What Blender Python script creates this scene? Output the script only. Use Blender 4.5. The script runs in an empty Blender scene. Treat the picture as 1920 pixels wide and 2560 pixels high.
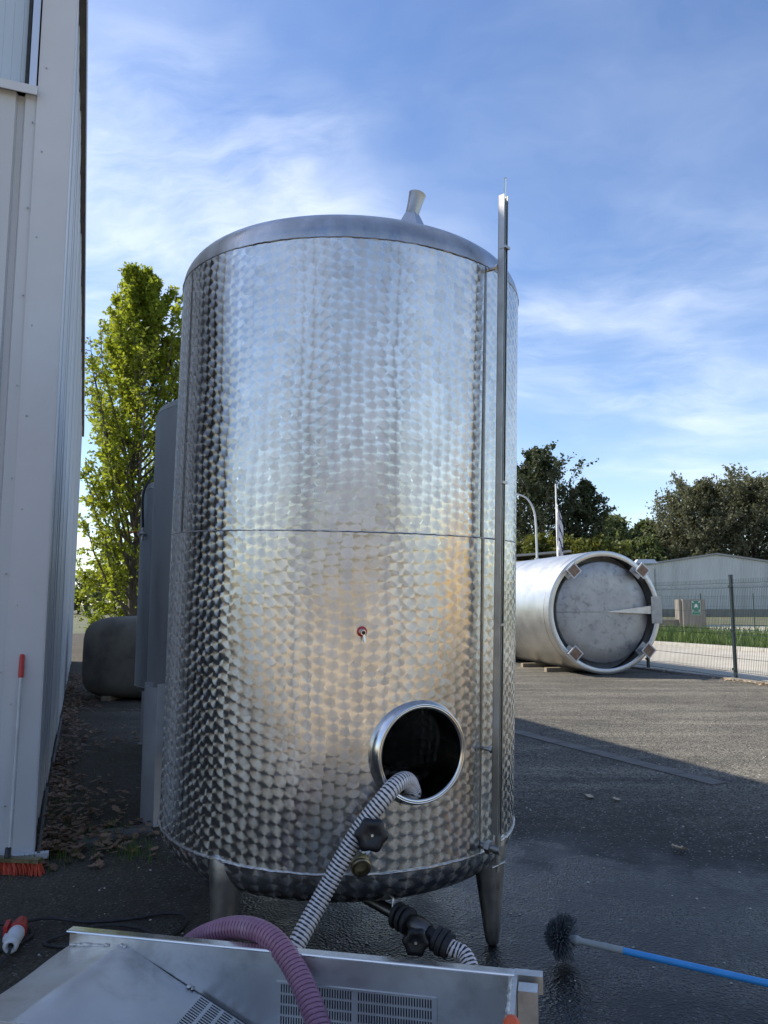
import bpy, bmesh, math, random
from mathutils import Vector, Matrix, Quaternion
R_ = math.radians
random.seed(7)
scene = bpy.context.scene
COL = scene.collection

# ------------------------------------------------------------------ camera
cam_d = bpy.data.cameras.new('camera'); cam = bpy.data.objects.new('camera', cam_d); COL.objects.link(cam)
cam_d.sensor_fit = 'VERTICAL'; cam_d.sensor_height = 36.0; cam_d.lens = 36.0 * 1923 / 2560
cam_d.clip_start = 0.05; cam_d.clip_end = 3000
cam.location = (0, 0, 1.6); cam.rotation_euler = (R_(90 + 6.8), 0, 0)
scene.camera = cam

# ------------------------------------------------------------------ light
SUN_AZ, SUN_EL = R_(-73), R_(41)           # azimuth from +Y, towards +X positive
SUN_DIR = Vector((math.sin(SUN_AZ) * math.cos(SUN_EL), math.cos(SUN_AZ) * math.cos(SUN_EL), math.sin(SUN_EL)))
sd = bpy.data.lights.new('sun', 'SUN'); sd.energy = 4.2; sd.angle = R_(0.55); sd.color = (1.0, 0.93, 0.82)
sun = bpy.data.objects.new('sun', sd); COL.objects.link(sun)
sun.rotation_euler = SUN_DIR.to_track_quat('Z', 'Y').to_euler()

scene.view_settings.view_transform = 'Standard'; scene.view_settings.look = 'None'
scene.view_settings.gamma = 1.0; scene.view_settings.exposure = 0.76
scene.view_settings.use_curve_mapping = False

class G:
    """tiny node-graph helper"""
    def __init__(s, nt): s.nt = nt
    def n(s, t, **kw):
        x = s.nt.nodes.new(t)
        for k, v in kw.items(): setattr(x, k, v)
        return x
    def put(s, sock, v):
        if v is None: return
        if hasattr(v, 'is_output'): s.nt.links.new(v, sock)
        else: sock.default_value = v
    def m(s, op, a, b=None, c=None, clamp=False):
        x = s.n('ShaderNodeMath', operation=op); x.use_clamp = clamp
        s.put(x.inputs[0], a); s.put(x.inputs[1], b); s.put(x.inputs[2], c)
        return x.outputs[0]
    def v(s, op, a, b=None, scale=None):
        x = s.n('ShaderNodeVectorMath', operation=op)
        s.put(x.inputs[0], a); s.put(x.inputs[1], b)
        if scale is not None: s.put(x.inputs['Scale'], scale)
        return x.outputs['Value'] if op in ('LENGTH', 'DOT_PRODUCT', 'DISTANCE') else x.outputs[0]
    def xyz(s, x_, y_, z_):
        x = s.n('ShaderNodeCombineXYZ'); s.put(x.inputs[0], x_); s.put(x.inputs[1], y_); s.put(x.inputs[2], z_)
        return x.outputs[0]
    def sep(s, a):
        x = s.n('ShaderNodeSeparateXYZ'); s.put(x.inputs[0], a); return x.outputs
    def mixc(s, f, a, b, blend='MIX'):
        x = s.n('ShaderNodeMix', data_type='RGBA', blend_type=blend)
        s.put(x.inputs[0], f); s.put(x.inputs[6], c4(a)); s.put(x.inputs[7], c4(b)); return x.outputs[2]
    def mixf(s, f, a, b):
        x = s.n('ShaderNodeMix', data_type='FLOAT'); s.put(x.inputs[0], f); s.put(x.inputs[2], a); s.put(x.inputs[3], b); return x.outputs[0]
    def mixv(s, f, a, b):
        x = s.n('ShaderNodeMix', data_type='VECTOR'); s.put(x.inputs[0], f); s.put(x.inputs[4], a); s.put(x.inputs[5], b); return x.outputs[1]
    def noise(s, vec, scale, detail=4, rough=.55, dist=0.0):
        x = s.n('ShaderNodeTexNoise'); s.put(x.inputs['Vector'], vec); x.inputs['Scale'].default_value = scale
        x.inputs['Detail'].default_value = detail; x.inputs['Roughness'].default_value = rough; x.inputs['Distortion'].default_value = dist
        return x.outputs['Fac']
    def vor(s, vec, scale, out='Distance', feature='F1'):
        x = s.n('ShaderNodeTexVoronoi', feature=feature); s.put(x.inputs['Vector'], vec); x.inputs['Scale'].default_value = scale
        return x.outputs[out]
    def ramp(s, f, lo, hi, a=0.0, b=1.0, smooth=True):
        x = s.n('ShaderNodeMapRange', interpolation_type='SMOOTHSTEP' if smooth else 'LINEAR'); s.put(x.inputs[0], f)
        for i, q in enumerate((lo, hi, a, b)): x.inputs[i + 1].default_value = q
        return x.outputs[0]
    def mapv(s, vec, scale=(1, 1, 1), rot=(0, 0, 0), loc=(0, 0, 0)):
        x = s.n('ShaderNodeMapping'); s.put(x.inputs[0], vec); x.inputs[1].default_value = loc; x.inputs[2].default_value = rot; x.inputs[3].default_value = scale
        return x.outputs[0]
    def bump(s, h, strength, dist=.01):
        x = s.n('ShaderNodeBump'); s.put(x.inputs['Height'], h); x.inputs['Strength'].default_value = strength; x.inputs['Distance'].default_value = dist
        return x.outputs[0]
def c4(c):
    return (*c, 1.0) if isinstance(c, (tuple, list)) and len(c) == 3 else c

# ------------------------------------------------------------------ sky
w = bpy.data.worlds.new('World'); scene.world = w; w.use_nodes = True
nt = w.node_tree; nt.nodes.clear(); g = G(nt)
sky = g.n('ShaderNodeTexSky', sky_type='NISHITA'); sky.sun_disc = False
sky.sun_elevation = SUN_EL; sky.sun_rotation = SUN_AZ; sky.air_density = 1.0; sky.dust_density = 0.35; sky.ozone_density = 2.2; sky.altitude = 100
dirv = g.n('ShaderNodeTexCoord').outputs['Generated']
s3 = g.sep(dirv)
inv = g.m('DIVIDE', 1.0, g.m('ADD', g.m('MAXIMUM', s3[2], 0.0), 0.16))
pl = g.xyz(g.m('MULTIPLY', s3[0], inv), g.m('MULTIPLY', s3[1], inv), 0.0)
warp = g.v('SCALE', g.v('SUBTRACT', g.xyz(g.noise(pl, 1.3, 4), g.noise(g.mapv(pl, loc=(7, 3, 0)), 1.3, 4), 0.0), (.5, .5, 0)), scale=.55)
plw = g.v('ADD', pl, warp)
base = g.mapv(plw, scale=(0.8, 0.8, 1), rot=(0, 0, R_(20)), loc=(1.1, 7.2, 0))
big = g.noise(base, 0.95, 4, .52)
fib = g.noise(g.mapv(plw, scale=(.9, 2.3, 1), rot=(0, 0, R_(52)), loc=(1.0, 4.0, 0)), 1.9, 9, .64)
soft = g.noise(g.mapv(plw, scale=(1, 1.4, 1), loc=(2, 9, 0)), 2.4, 8, .6)
wisp = g.m('MULTIPLY', g.ramp(big, .40, .70), g.m('ADD', g.m('MULTIPLY', g.ramp(fib, .30, .78), .7), g.m('MULTIPLY', g.ramp(soft, .3, .8), .45)))
veil = g.ramp(g.noise(base, 1.6, 6, .6), .35, .85)
low = g.ramp(s3[2], .34, .05)
cl = g.m('MULTIPLY', g.m('ADD', g.m('ADD', g.m('MULTIPLY', wisp, .85), g.m('MULTIPLY', veil, .20)), g.m('MULTIPLY', low, .16)), g.ramp(s3[2], -.02, .06), clamp=True)
hs = g.n('ShaderNodeHueSaturation'); hs.inputs['Saturation'].default_value = 1.12; hs.inputs['Hue'].default_value = .507; g.put(hs.inputs['Color'], sky.outputs[0])
colr = g.mixc(g.m('MULTIPLY', cl, .85), hs.outputs[0], (6.0, 6.4, 7.0))
bg = g.n('ShaderNodeBackground'); bg.inputs['Strength'].default_value = 0.125; g.put(bg.inputs[0], colr)
wo = g.n('ShaderNodeOutputWorld'); nt.links.new(bg.outputs[0], wo.inputs[0])

# ------------------------------------------------------------------ materials
MATS = {}
def newmat(name):
    m = bpy.data.materials.new(name); m.use_nodes = True; nt = m.node_tree
    b = nt.nodes['Principled BSDF']; MATS[name] = m
    return m, G(nt), b
def pm(name, c, c2=None, rough=.6, rough2=None, metal=0.0, scale=6.0, bump=0.0, bscale=60.0, spec=.5, stretch=(1, 1, 1), coat=0.0, dirt=None, dscale=2.0, damt=.5, trans=0.0, aniso=0.0):
    m, g, b = newmat(name)
    co = g.n('ShaderNodeTexCoord').outputs['Object']
    co = g.mapv(co, scale=stretch)
    nz = g.noise(co, scale, 5, .6)
    f = g.ramp(nz, .3, .7)
    col = g.mixc(f, c, c2 if c2 else c)
    if dirt:
        df = g.m('MULTIPLY', g.ramp(g.noise(co, dscale, 7, .68, .4), .48, .72), damt)
        col = g.mixc(df, col, dirt)
    g.put(b.inputs['Base Color'], col)
    g.put(b.inputs['Roughness'], g.mixf(g.ramp(g.noise(co, scale * 2.3, 5, .65), .3, .7), rough, rough if rough2 is None else rough2))
    b.inputs['Metallic'].default_value = metal; b.inputs['Specular IOR Level'].default_value = spec
    b.inputs['Coat Weight'].default_value = coat
    if trans: b.inputs['Transmission Weight'].default_value = trans
    if aniso: b.inputs['Anisotropic'].default_value = aniso
    if bump: g.put(b.inputs['Normal'], g.bump(g.noise(co, bscale, 5, .6), bump, .004))
    return m

def disc_steel(name, pu=.053, pv=.047, rad=.0342, off=(0, 0), base=(.62, .61, .585)):
    """engine-turned steel: overlapping discs, each with its own round brushing"""
    m, g, b = newmat(name)
    uv = g.n('ShaderNodeUVMap'); uv.uv_map = 'UVMap'
    u3 = g.sep(uv.outputs[0])
    wob = g.n('ShaderNodeTexCoord').outputs['Object']
    U = g.m('ADD', g.m('DIVIDE', u3[0], pu), off[0]); V = g.m('ADD', g.m('DIVIDE', u3[1], pv), off[1])
    U = g.m('ADD', U, g.m('MULTIPLY', g.m('SUBTRACT', g.noise(wob, 2.4, 2), .5), 1.5))
    iu = g.m('FLOOR', U)
    L = g.xyz(.3, .7, 0); idv = g.xyz(.5, .5, 0); cov = 0.0
    for oc in (-1, 0, 1):
        ci = g.m('ADD', iu, float(oc))
        wn = g.n('ShaderNodeTexWhiteNoise', noise_dimensions='1D'); g.put(wn.inputs['W'], ci)
        sh = wn.outputs['Value']
        vv = g.m('ADD', V, g.m('MULTIPLY', sh, .95))
        jv = g.m('FLOOR', vv)
        dx = g.m('MULTIPLY', g.m('SUBTRACT', U, g.m('ADD', ci, .5)), pu)
        for orow in (-1, 0, 1):
            rj = g.m('ADD', jv, float(orow))
            wn2 = g.n('ShaderNodeTexWhiteNoise', noise_dimensions='2D'); g.put(wn2.inputs['Vector'], g.xyz(ci, rj, 0))
            jit = g.v('SUBTRACT', wn2.outputs['Color'], (.5, .5, .5))
            dy = g.m('MULTIPLY', g.m('SUBTRACT', vv, g.m('ADD', rj, .5)), pv)
            P = g.v('ADD', g.xyz(dx, dy, 0), g.v('MULTIPLY', jit, (.012, .014, 0)))
            msk = g.m('LESS_THAN', g.v('LENGTH', P), rad)
            L = g.mixv(msk, L, P)
            idv = g.mixv(msk, idv, wn2.outputs['Color']); cov = g.m('MAXIMUM', cov, msk)
    l3 = g.sep(L); id3 = g.sep(idv)
    geo = g.n('ShaderNodeNewGeometry')
    eu = g.v('NORMALIZE', g.v('CROSS_PRODUCT', (.0231, -.0373, 1.0), geo.outputs['True Normal']))
    ev = g.v('CROSS_PRODUCT', geo.outputs['True Normal'], eu)
    T = g.v('NORMALIZE', g.v('ADD', g.v('SCALE', eu, scale=l3[0]), g.v('SCALE', ev, scale=l3[1])))
    g.put(b.inputs['Tangent'], T)
    ln = g.v('LENGTH', L)
    # each disc leaves a faintly dished, brushed surface
    big = g.noise(g.mapv(wob, scale=(1, 1, .35)), 2.6, 3)
    smear = g.noise(g.mapv(wob, scale=(1, 1, .12)), 16, 4)
    edge = g.ramp(ln, rad * .72, rad)
    h = g.m('ADD', g.m('MULTIPLY', big, 1.6), g.m('MULTIPLY', smear, .03))
    nrm0 = g.bump(h, .10, .02)
    tilt = g.v('ADD', g.v('SCALE', eu, scale=g.m('MULTIPLY', g.m('SUBTRACT', id3[0], .5), .02)), g.v('SCALE', ev, scale=g.m('MULTIPLY', g.m('SUBTRACT', id3[1], .5), .02)))
    nrm = g.v('NORMALIZE', g.v('ADD', nrm0, tilt))
    g.put(b.inputs['Normal'], nrm)
    stain = g.ramp(g.noise(g.mapv(wob, scale=(1, 1, .3)), 3.4, 7, .7), .5, .8)
    col = g.mixc(g.m('MULTIPLY', cov, g.m('ADD', .35, g.m('MULTIPLY', id3[2], .55))), (.72, .715, .70), (.56, .545, .515))
    col = g.mixc(g.m('MULTIPLY', stain, .35), col, (.36, .34, .30))
    g.put(b.inputs['Base Color'], col)
    b.inputs['Metallic'].default_value = 1.0
    g.put(b.inputs['Roughness'], g.mixf(cov, .18, g.m('ADD', g.mixf(edge, .225, .20), g.m('MULTIPLY', id3[1], .05))))
    g.put(b.inputs['Anisotropic'], g.m('MULTIPLY', cov, .99))
    return m

def asphalt(name, near=True):
    m, g, b = newmat(name)
    co = g.n('ShaderNodeTexCoord').outputs['Object']
    p = g.sep(co)
    gr = g.vor(co, 70)
    grc = g.vor(co, 70, 'Color')
    big = g.noise(co, .35, 6, .62, .5)
    mid = g.noise(co, 1.7, 6, .65, .3)
    fine = g.noise(co, 55, 4, .7)
    strk = g.noise(g.mapv(co, scale=(.25, 1.6, 1), rot=(0, 0, R_(8))), 1.1, 6, .65, .6)
    dry = g.mixc(g.ramp(big, .3, .7), (.12, .112, .095), (.185, .17, .138))
    dry = g.mixc(g.m('MULTIPLY', g.ramp(strk, .45, .7), .75), dry, (.30, .275, .22))
    dry = g.mixc(g.m('MULTIPLY', g.ramp(mid, .52, .72), .5), dry, (.055, .05, .044))
    g3 = g.sep(grc)
    dry = g.mixc(g.m('MULTIPLY', g.ramp(g3[0], .25, .8), .8), dry, (.030, .028, .025))
    # wetness: where the tank was hosed down
    def blob(x, y, sx, sy): 
        a = g.m('DIVIDE', g.m('SUBTRACT', p[0], x), sx); c = g.m('DIVIDE', g.m('SUBTRACT', p[1], y), sy)
        return g.m('SQRT', g.m('ADD', g.m('MULTIPLY', a, a), g.m('MULTIPLY', c, c)))
    dist = g.m('MINIMUM', blob(1.1, 3.0, 2.1, 2.3), blob(0.1, 4.0, 1.35, 1.7))
    dist = g.m('MINIMUM', dist, blob(3.2, 3.4, 2.0, 1.6))
    dist = g.m('ADD', dist, g.m('MULTIPLY', g.m('SUBTRACT', g.noise(co, 1.4, 7, .66, .6), .5), .9))
    wet = g.ramp(dist, 1.15, .72)
    damp = g.ramp(dist, 1.9, .95)
    col = g.mixc(g.m('MULTIPLY', damp, .82), dry, g.mixc(g3[1], (.006, .006, .0065), (.030, .029, .028)))
    col = g.mixc(wet, col, g.mixc(g3[1], (.004, .0042, .005), (.016, .0165, .018)))
    spk = g.m('GREATER_THAN', g3[2], .955)
    spk2 = g.m('MULTIPLY', spk, g.ramp(gr, .5, .3))
    col = g.mixc(g.m('MULTIPLY', spk2, g.mixf(wet, .8, .3)), col, (.36, .34, .30))
    # moss and earth near the hall wall
    wallc = g.m('ADD', g.m('MULTIPLY', p[0], .932), g.m('MULTIPLY', p[1], .3623))
    earth = g.m('MULTIPLY', g.ramp(g.m('ADD', wallc, g.m('MULTIPLY', mid, 1.2)), 2.1, .7), g.ramp(p[1], 1.6, 3.0))
    col = g.mixc(g.m('MULTIPLY', earth, g.mixf(g3[0], .9, .35)), col, g.mixc(g.ramp(fine, .3, .7), (.045, .037, .026), (.105, .088, .064)))
    g.put(b.inputs['Base Color'], col)
    pud = g.ramp(g.noise(co, 2.6, 4, .6, .4), .42, .62)
    rw = g.mixf(pud, .36, .14)
    g.put(b.inputs['Roughness'], g.mixf(wet, g.mixf(damp, .92, .72), rw))
    g.put(b.inputs['Specular IOR Level'], g.mixf(wet, .18, .30))
    h = g.m('ADD', g.m('MULTIPLY', gr, 1.0), g.m('MULTIPLY', fine, .8))
    nb = g.n('ShaderNodeBump'); g.put(nb.inputs['Height'], h); nb.inputs['Distance'].default_value = .006
    g.put(nb.inputs['Strength'], g.mixf(wet, 1.0, .62))
    g.put(b.inputs['Normal'], nb.outputs[0])
    return m

M = {}
M['asphalt'] = asphalt('asphalt')
M['soil'] = pm('meadow', (.085, .095, .04), (.14, .13, .07), rough=.95, scale=.2, bump=.4, bscale=8)
M['concrete_road'] = pm('pale_concrete', (.44, .40, .32), (.52, .48, .40), rough=.9, scale=.8, bump=.2, bscale=40, dirt=(.26, .23, .18), dscale=.7, damt=.5)
M['apron'] = pm('warm_concrete', (.42, .34, .23), (.50, .41, .29), rough=.9, scale=.8, bump=.2, bscale=40)
M['kerb'] = pm('kerb_stone', (.50, .48, .43), (.38, .36, .32), rough=.9, scale=3, bump=.3)
M['disc_a'] = disc_steel('engine_turned_upper', off=(.2, .1))
M['disc_b'] = disc_steel('engine_turned_lower', off=(.7, .45), pu=.055, pv=.050, rad=.0360)
M['disc_c'] = disc_steel('engine_turned_rims', pu=.075, pv=.06, rad=.043, base=(.52, .51, .50))
M['steel'] = pm('satin_steel', (.60, .59, .57), (.52, .51, .49), rough=.30, rough2=.42, metal=1, scale=5, bump=.05, bscale=30)
M['steel_dome'] = pm('brushed_dome', (.60, .59, .57), (.44, .43, .415), rough=.24, rough2=.46, metal=1, scale=7, stretch=(1, 1, .5), bump=.12, bscale=22, dirt=(.34, .33, .31), dscale=5, damt=.45)
M['steel_dark'] = pm('worn_steel', (.44, .43, .41), (.34, .33, .31), rough=.36, rough2=.5, metal=1, scale=9, bump=.08, bscale=40)
M['pipe_dark'] = pm('dark_pipe', (.16, .155, .15), (.10, .10, .095), rough=.38, metal=1, scale=9)
M['steel_bright'] = pm('polished_steel', (.72, .71, .69), (.66, .65, .63), rough=.14, rough2=.22, metal=1, scale=8)
M['steel_tray'] = pm('tray_steel', (.72, .71, .685), (.62, .61, .585), rough=.34, rough2=.50, metal=.95, scale=3.2, bump=.08, bscale=14, dirt=(.36, .345, .31), dscale=5, damt=.6)
M['steel_grey'] = pm('dull_grey_steel', (.46, .47, .475), (.38, .39, .395), rough=.50, rough2=.62, metal=.75, scale=1.6, stretch=(1, 1, .35), bump=.06, bscale=8, dirt=(.26, .26, .26), dscale=3, damt=.45)
M['steel_lying'] = pm('weathered_steel', (.66, .655, .64), (.56, .555, .54), rough=.36, rough2=.44, metal=.95, scale=1.3, bump=.03, bscale=9, dirt=(.44, .43, .40), dscale=4, damt=.25)
M['steel_end'] = pm('stained_end_plate', (.50, .495, .485), (.42, .415, .405), rough=.5, rough2=.62, metal=.8, scale=2, bump=.06, bscale=20, dirt=(.14, .13, .12), dscale=6, damt=.55)
M['weld'] = pm('weld_bead', (.68, .66, .62), (.40, .38, .36), rough=.35, metal=1, scale=60, bump=.8, bscale=140)
M['weld_dark'] = pm('dark_weld', (.30, .285, .26), (.22, .21, .2), rough=.4, metal=1, scale=30, bump=.5, bscale=90)
M['white_clad'] = pm('pale_cladding', (.55, .56, .57), (.50, .515, .525), rough=.42, rough2=.5, scale=1.3, stretch=(1, 1, .25), dirt=(.45, .46, .46), dscale=1.5, damt=.3)
M['white_trim'] = pm('pale_trim', (.58, .59, .60), (.55, .56, .57), rough=.40, scale=2, dirt=(.48, .48, .47), dscale=1.3, damt=.35)
M['soffit'] = pm('brown_soffit', (.16, .145, .125), (.10, .09, .08), rough=.7, scale=3)
M['hall_inside'] = pm('painted_dark_lining', (.028, .027, .026), (.018, .018, .018), rough=.8, scale=2)  # darkness of the unlit hall interior painted into the colour
M['polycarb'] = pm('ribbed_polycarbonate', (.40, .48, .55), (.46, .54, .60), rough=.22, scale=1.5, stretch=(1, 1, .2))
M['alu'] = pm('aluminium', (.70, .72, .75), rough=.35, metal=.6, scale=4)
M['roof'] = pm('roof_sheet', (.34, .33, .31), (.26, .25, .24), rough=.7, scale=1)
M['black_plastic'] = pm('black_plastic', (.006, .007, .010), rough=.3, rough2=.45, scale=20)
M['brass'] = pm('tarnished_brass', (.34, .29, .18), (.20, .17, .11), rough=.32, rough2=.5, metal=1, scale=18, bump=.1)
M['rubber'] = pm('black_rubber', (.015, .015, .016), (.03, .03, .03), rough=.6, scale=20)
M['hose_white'] = pm('hose_white', (.72, .69, .68), (.62, .58, .57), rough=.42, scale=30, spec=.5)
M['hose_dark'] = pm('hose_black', (.022, .018, .02), rough=.4, scale=20)
M['hose_purple'] = pm('wine_stained_hose', (.34, .165, .23), (.26, .115, .17), rough=.28, rough2=.40, scale=14, dirt=(.42, .27, .33), dscale=7, damt=.5)
M['hose_purple_d'] = pm('dark_hose_groove', (.10, .035, .06), (.075, .027, .05), rough=.4, scale=14)  # groove colour darker than the ribs
M['red'] = pm('red_plastic', (.50, .035, .028), (.42, .03, .025), rough=.4, scale=12)
M['white_plastic'] = pm('white_plastic', (.68, .69, .70), (.60, .60, .61), rough=.4, scale=14, dirt=(.4, .38, .35), dscale=14, damt=.4)
M['orange'] = pm('orange_bristle', (.62, .085, .03), (.50, .06, .025), rough=.6, scale=40)
M['orange_cap'] = pm('orange_rubber', (.72, .11, .03), (.62, .09, .03), rough=.45, scale=40)
M['handle_grey'] = pm('scuffed_handle', (.55, .56, .58), (.40, .41, .42), rough=.45, metal=.3, scale=20, stretch=(1, 1, .3))
M['brush_grey'] = pm('grey_plastic', (.32, .34, .33), (.26, .28, .27), rough=.5, scale=16)
M['blue'] = pm('blue_handle', (.045, .31, .70), (.04, .27, .62), rough=.35, scale=9)
M['bristle'] = pm('dark_bristle', (.055, .065, .075), (.10, .112, .12), rough=.6, scale=60)
M['wood'] = pm('weathered_wood', (.30, .25, .18), (.20, .165, .12), rough=.85, scale=9, stretch=(1, 6, 6), bump=.4, bscale=30)
M['fibre'] = pm('dull_fibreglass', (.185, .165, .13), (.12, .108, .085), rough=.7, rough2=.85, scale=2.2, bump=.25, bscale=12, dirt=(.07, .06, .05), dscale=2.2, damt=.7)
M['fence'] = pm('fence_green_black', (.018, .032, .034), (.022, .038, .04), rough=.45, scale=8)
M['fence_far'] = pm('fence_green', (.025, .075, .062), rough=.5, scale=8)
M['galva'] = pm('galvanised', (.58, .59, .60), (.50, .51, .52), rough=.5, metal=.4, scale=5)
M['white_paint'] = pm('white_paint', (.74, .74, .72), rough=.5, scale=4)
M['rust'] = pm('rusty_plate', (.22, .12, .075), (.34, .24, .17), rough=.8, metal=.2, scale=7, bump=.3)
M['concrete'] = pm('grey_concrete', (.27, .245, .21), (.20, .18, .155), rough=.9, scale=2, stretch=(1, 1, .3), bump=.2)
M['sign_green'] = pm('sign_green', (.012, .17, .115), rough=.4, scale=4)
M['hall_clad'] = pm('far_hall_cladding', (.56, .565, .55), (.50, .505, .49), rough=.6, scale=.5, stretch=(1, 1, .2), dirt=(.36, .35, .33), dscale=.5, damt=.4)
M['beige'] = pm('beige_render', (.52, .43, .28), (.46, .38, .25), rough=.9, scale=.6)
M['ochre'] = pm('ochre_paint', (.60, .37, .075), (.52, .32, .06), rough=.5, scale=.8)
M['painted_void'] = pm('painted_void', (.012, .012, .012), rough=.9)
M['flag'] = pm('flag_cloth', (.66, .65, .66), (.56, .55, .57), rough=.8, scale=6)
M['flag_dark'] = pm('flag_print', (.06, .05, .11), rough=.8)
M['bark'] = pm('bark', (.06, .05, .036), (.10, .085, .06), rough=.95, scale=6, stretch=(1, 1, .3), bump=.6, bscale=14)
M['glass'] = pm('gauge_glass', (.75, .85, .82), rough=.08, scale=3, trans=.9)
M['slab'] = pm('paving_slab', (.155, .148, .13), (.10, .096, .085), rough=.9, scale=5, bump=.3)

def leafmat(name, c, c2, c3, transl=.45):
    m, g, b = newmat(name)
    oi = g.n('ShaderNodeNewGeometry').outputs['Random Per Island']
    co = g.n('ShaderNodeTexCoord').outputs['Object']
    col = g.mixc(oi, c, c2)
    col = g.mixc(g.ramp(g.noise(co, .8, 4), .4, .65), col, c3)
    g.put(b.inputs['Base Color'], col); b.inputs['Roughness'].default_value = .55; b.inputs['Specular IOR Level'].default_value = .35
    tr = g.n('ShaderNodeBsdfTranslucent'); g.put(tr.inputs[0], g.mixc(.35, col, (c[0] * 1.6, c[1] * 1.6, c[2] * .8)))
    mx = g.n('ShaderNodeMixShader'); mx.inputs[0].default_value = transl
    g.nt.links.new(b.outputs[0], mx.inputs[1]); g.nt.links.new(tr.outputs[0], mx.inputs[2])
    g.nt.links.new(mx.outputs[0], g.nt.nodes['Material Output'].inputs[0])
    return m
M['leaf_lime'] = leafmat('spring_leaf', (.25, .29, .028), (.16, .21, .022), (.30, .32, .034), .58)
M['leaf_dark'] = leafmat('dark_leaf', (.050, .066, .030), (.075, .09, .042), (.06, .072, .034), .3)
M['leaf_mid'] = leafmat('mid_leaf', (.095, .12, .042), (.07, .095, .034), (.12, .14, .05), .38)
M['leaf_pale'] = leafmat('pale_leaf', (.15, .18, .075), (.11, .14, .06), (.17, .19, .08), .4)
M['leaf_olive'] = leafmat('olive_leaf', (.125, .13, .072), (.09, .095, .052), (.15, .15, .085), .35)
M['leaf_hedge'] = leafmat('hedge_leaf', (.13, .14, .022), (.09, .11, .02), (.15, .15, .03), .35)
M['leaf_dead'] = leafmat('dead_leaf', (.22, .13, .075), (.36, .235, .15), (.15, .085, .05), .15)
M['leaf_pale_dead'] = leafmat('dry_leaf', (.50, .38, .24), (.42, .31, .19), (.46, .36, .25), .1)
M['grass'] = leafmat('grass_blade', (.075, .14, .025), (.11, .17, .03), (.13, .16, .04), .35)

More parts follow.
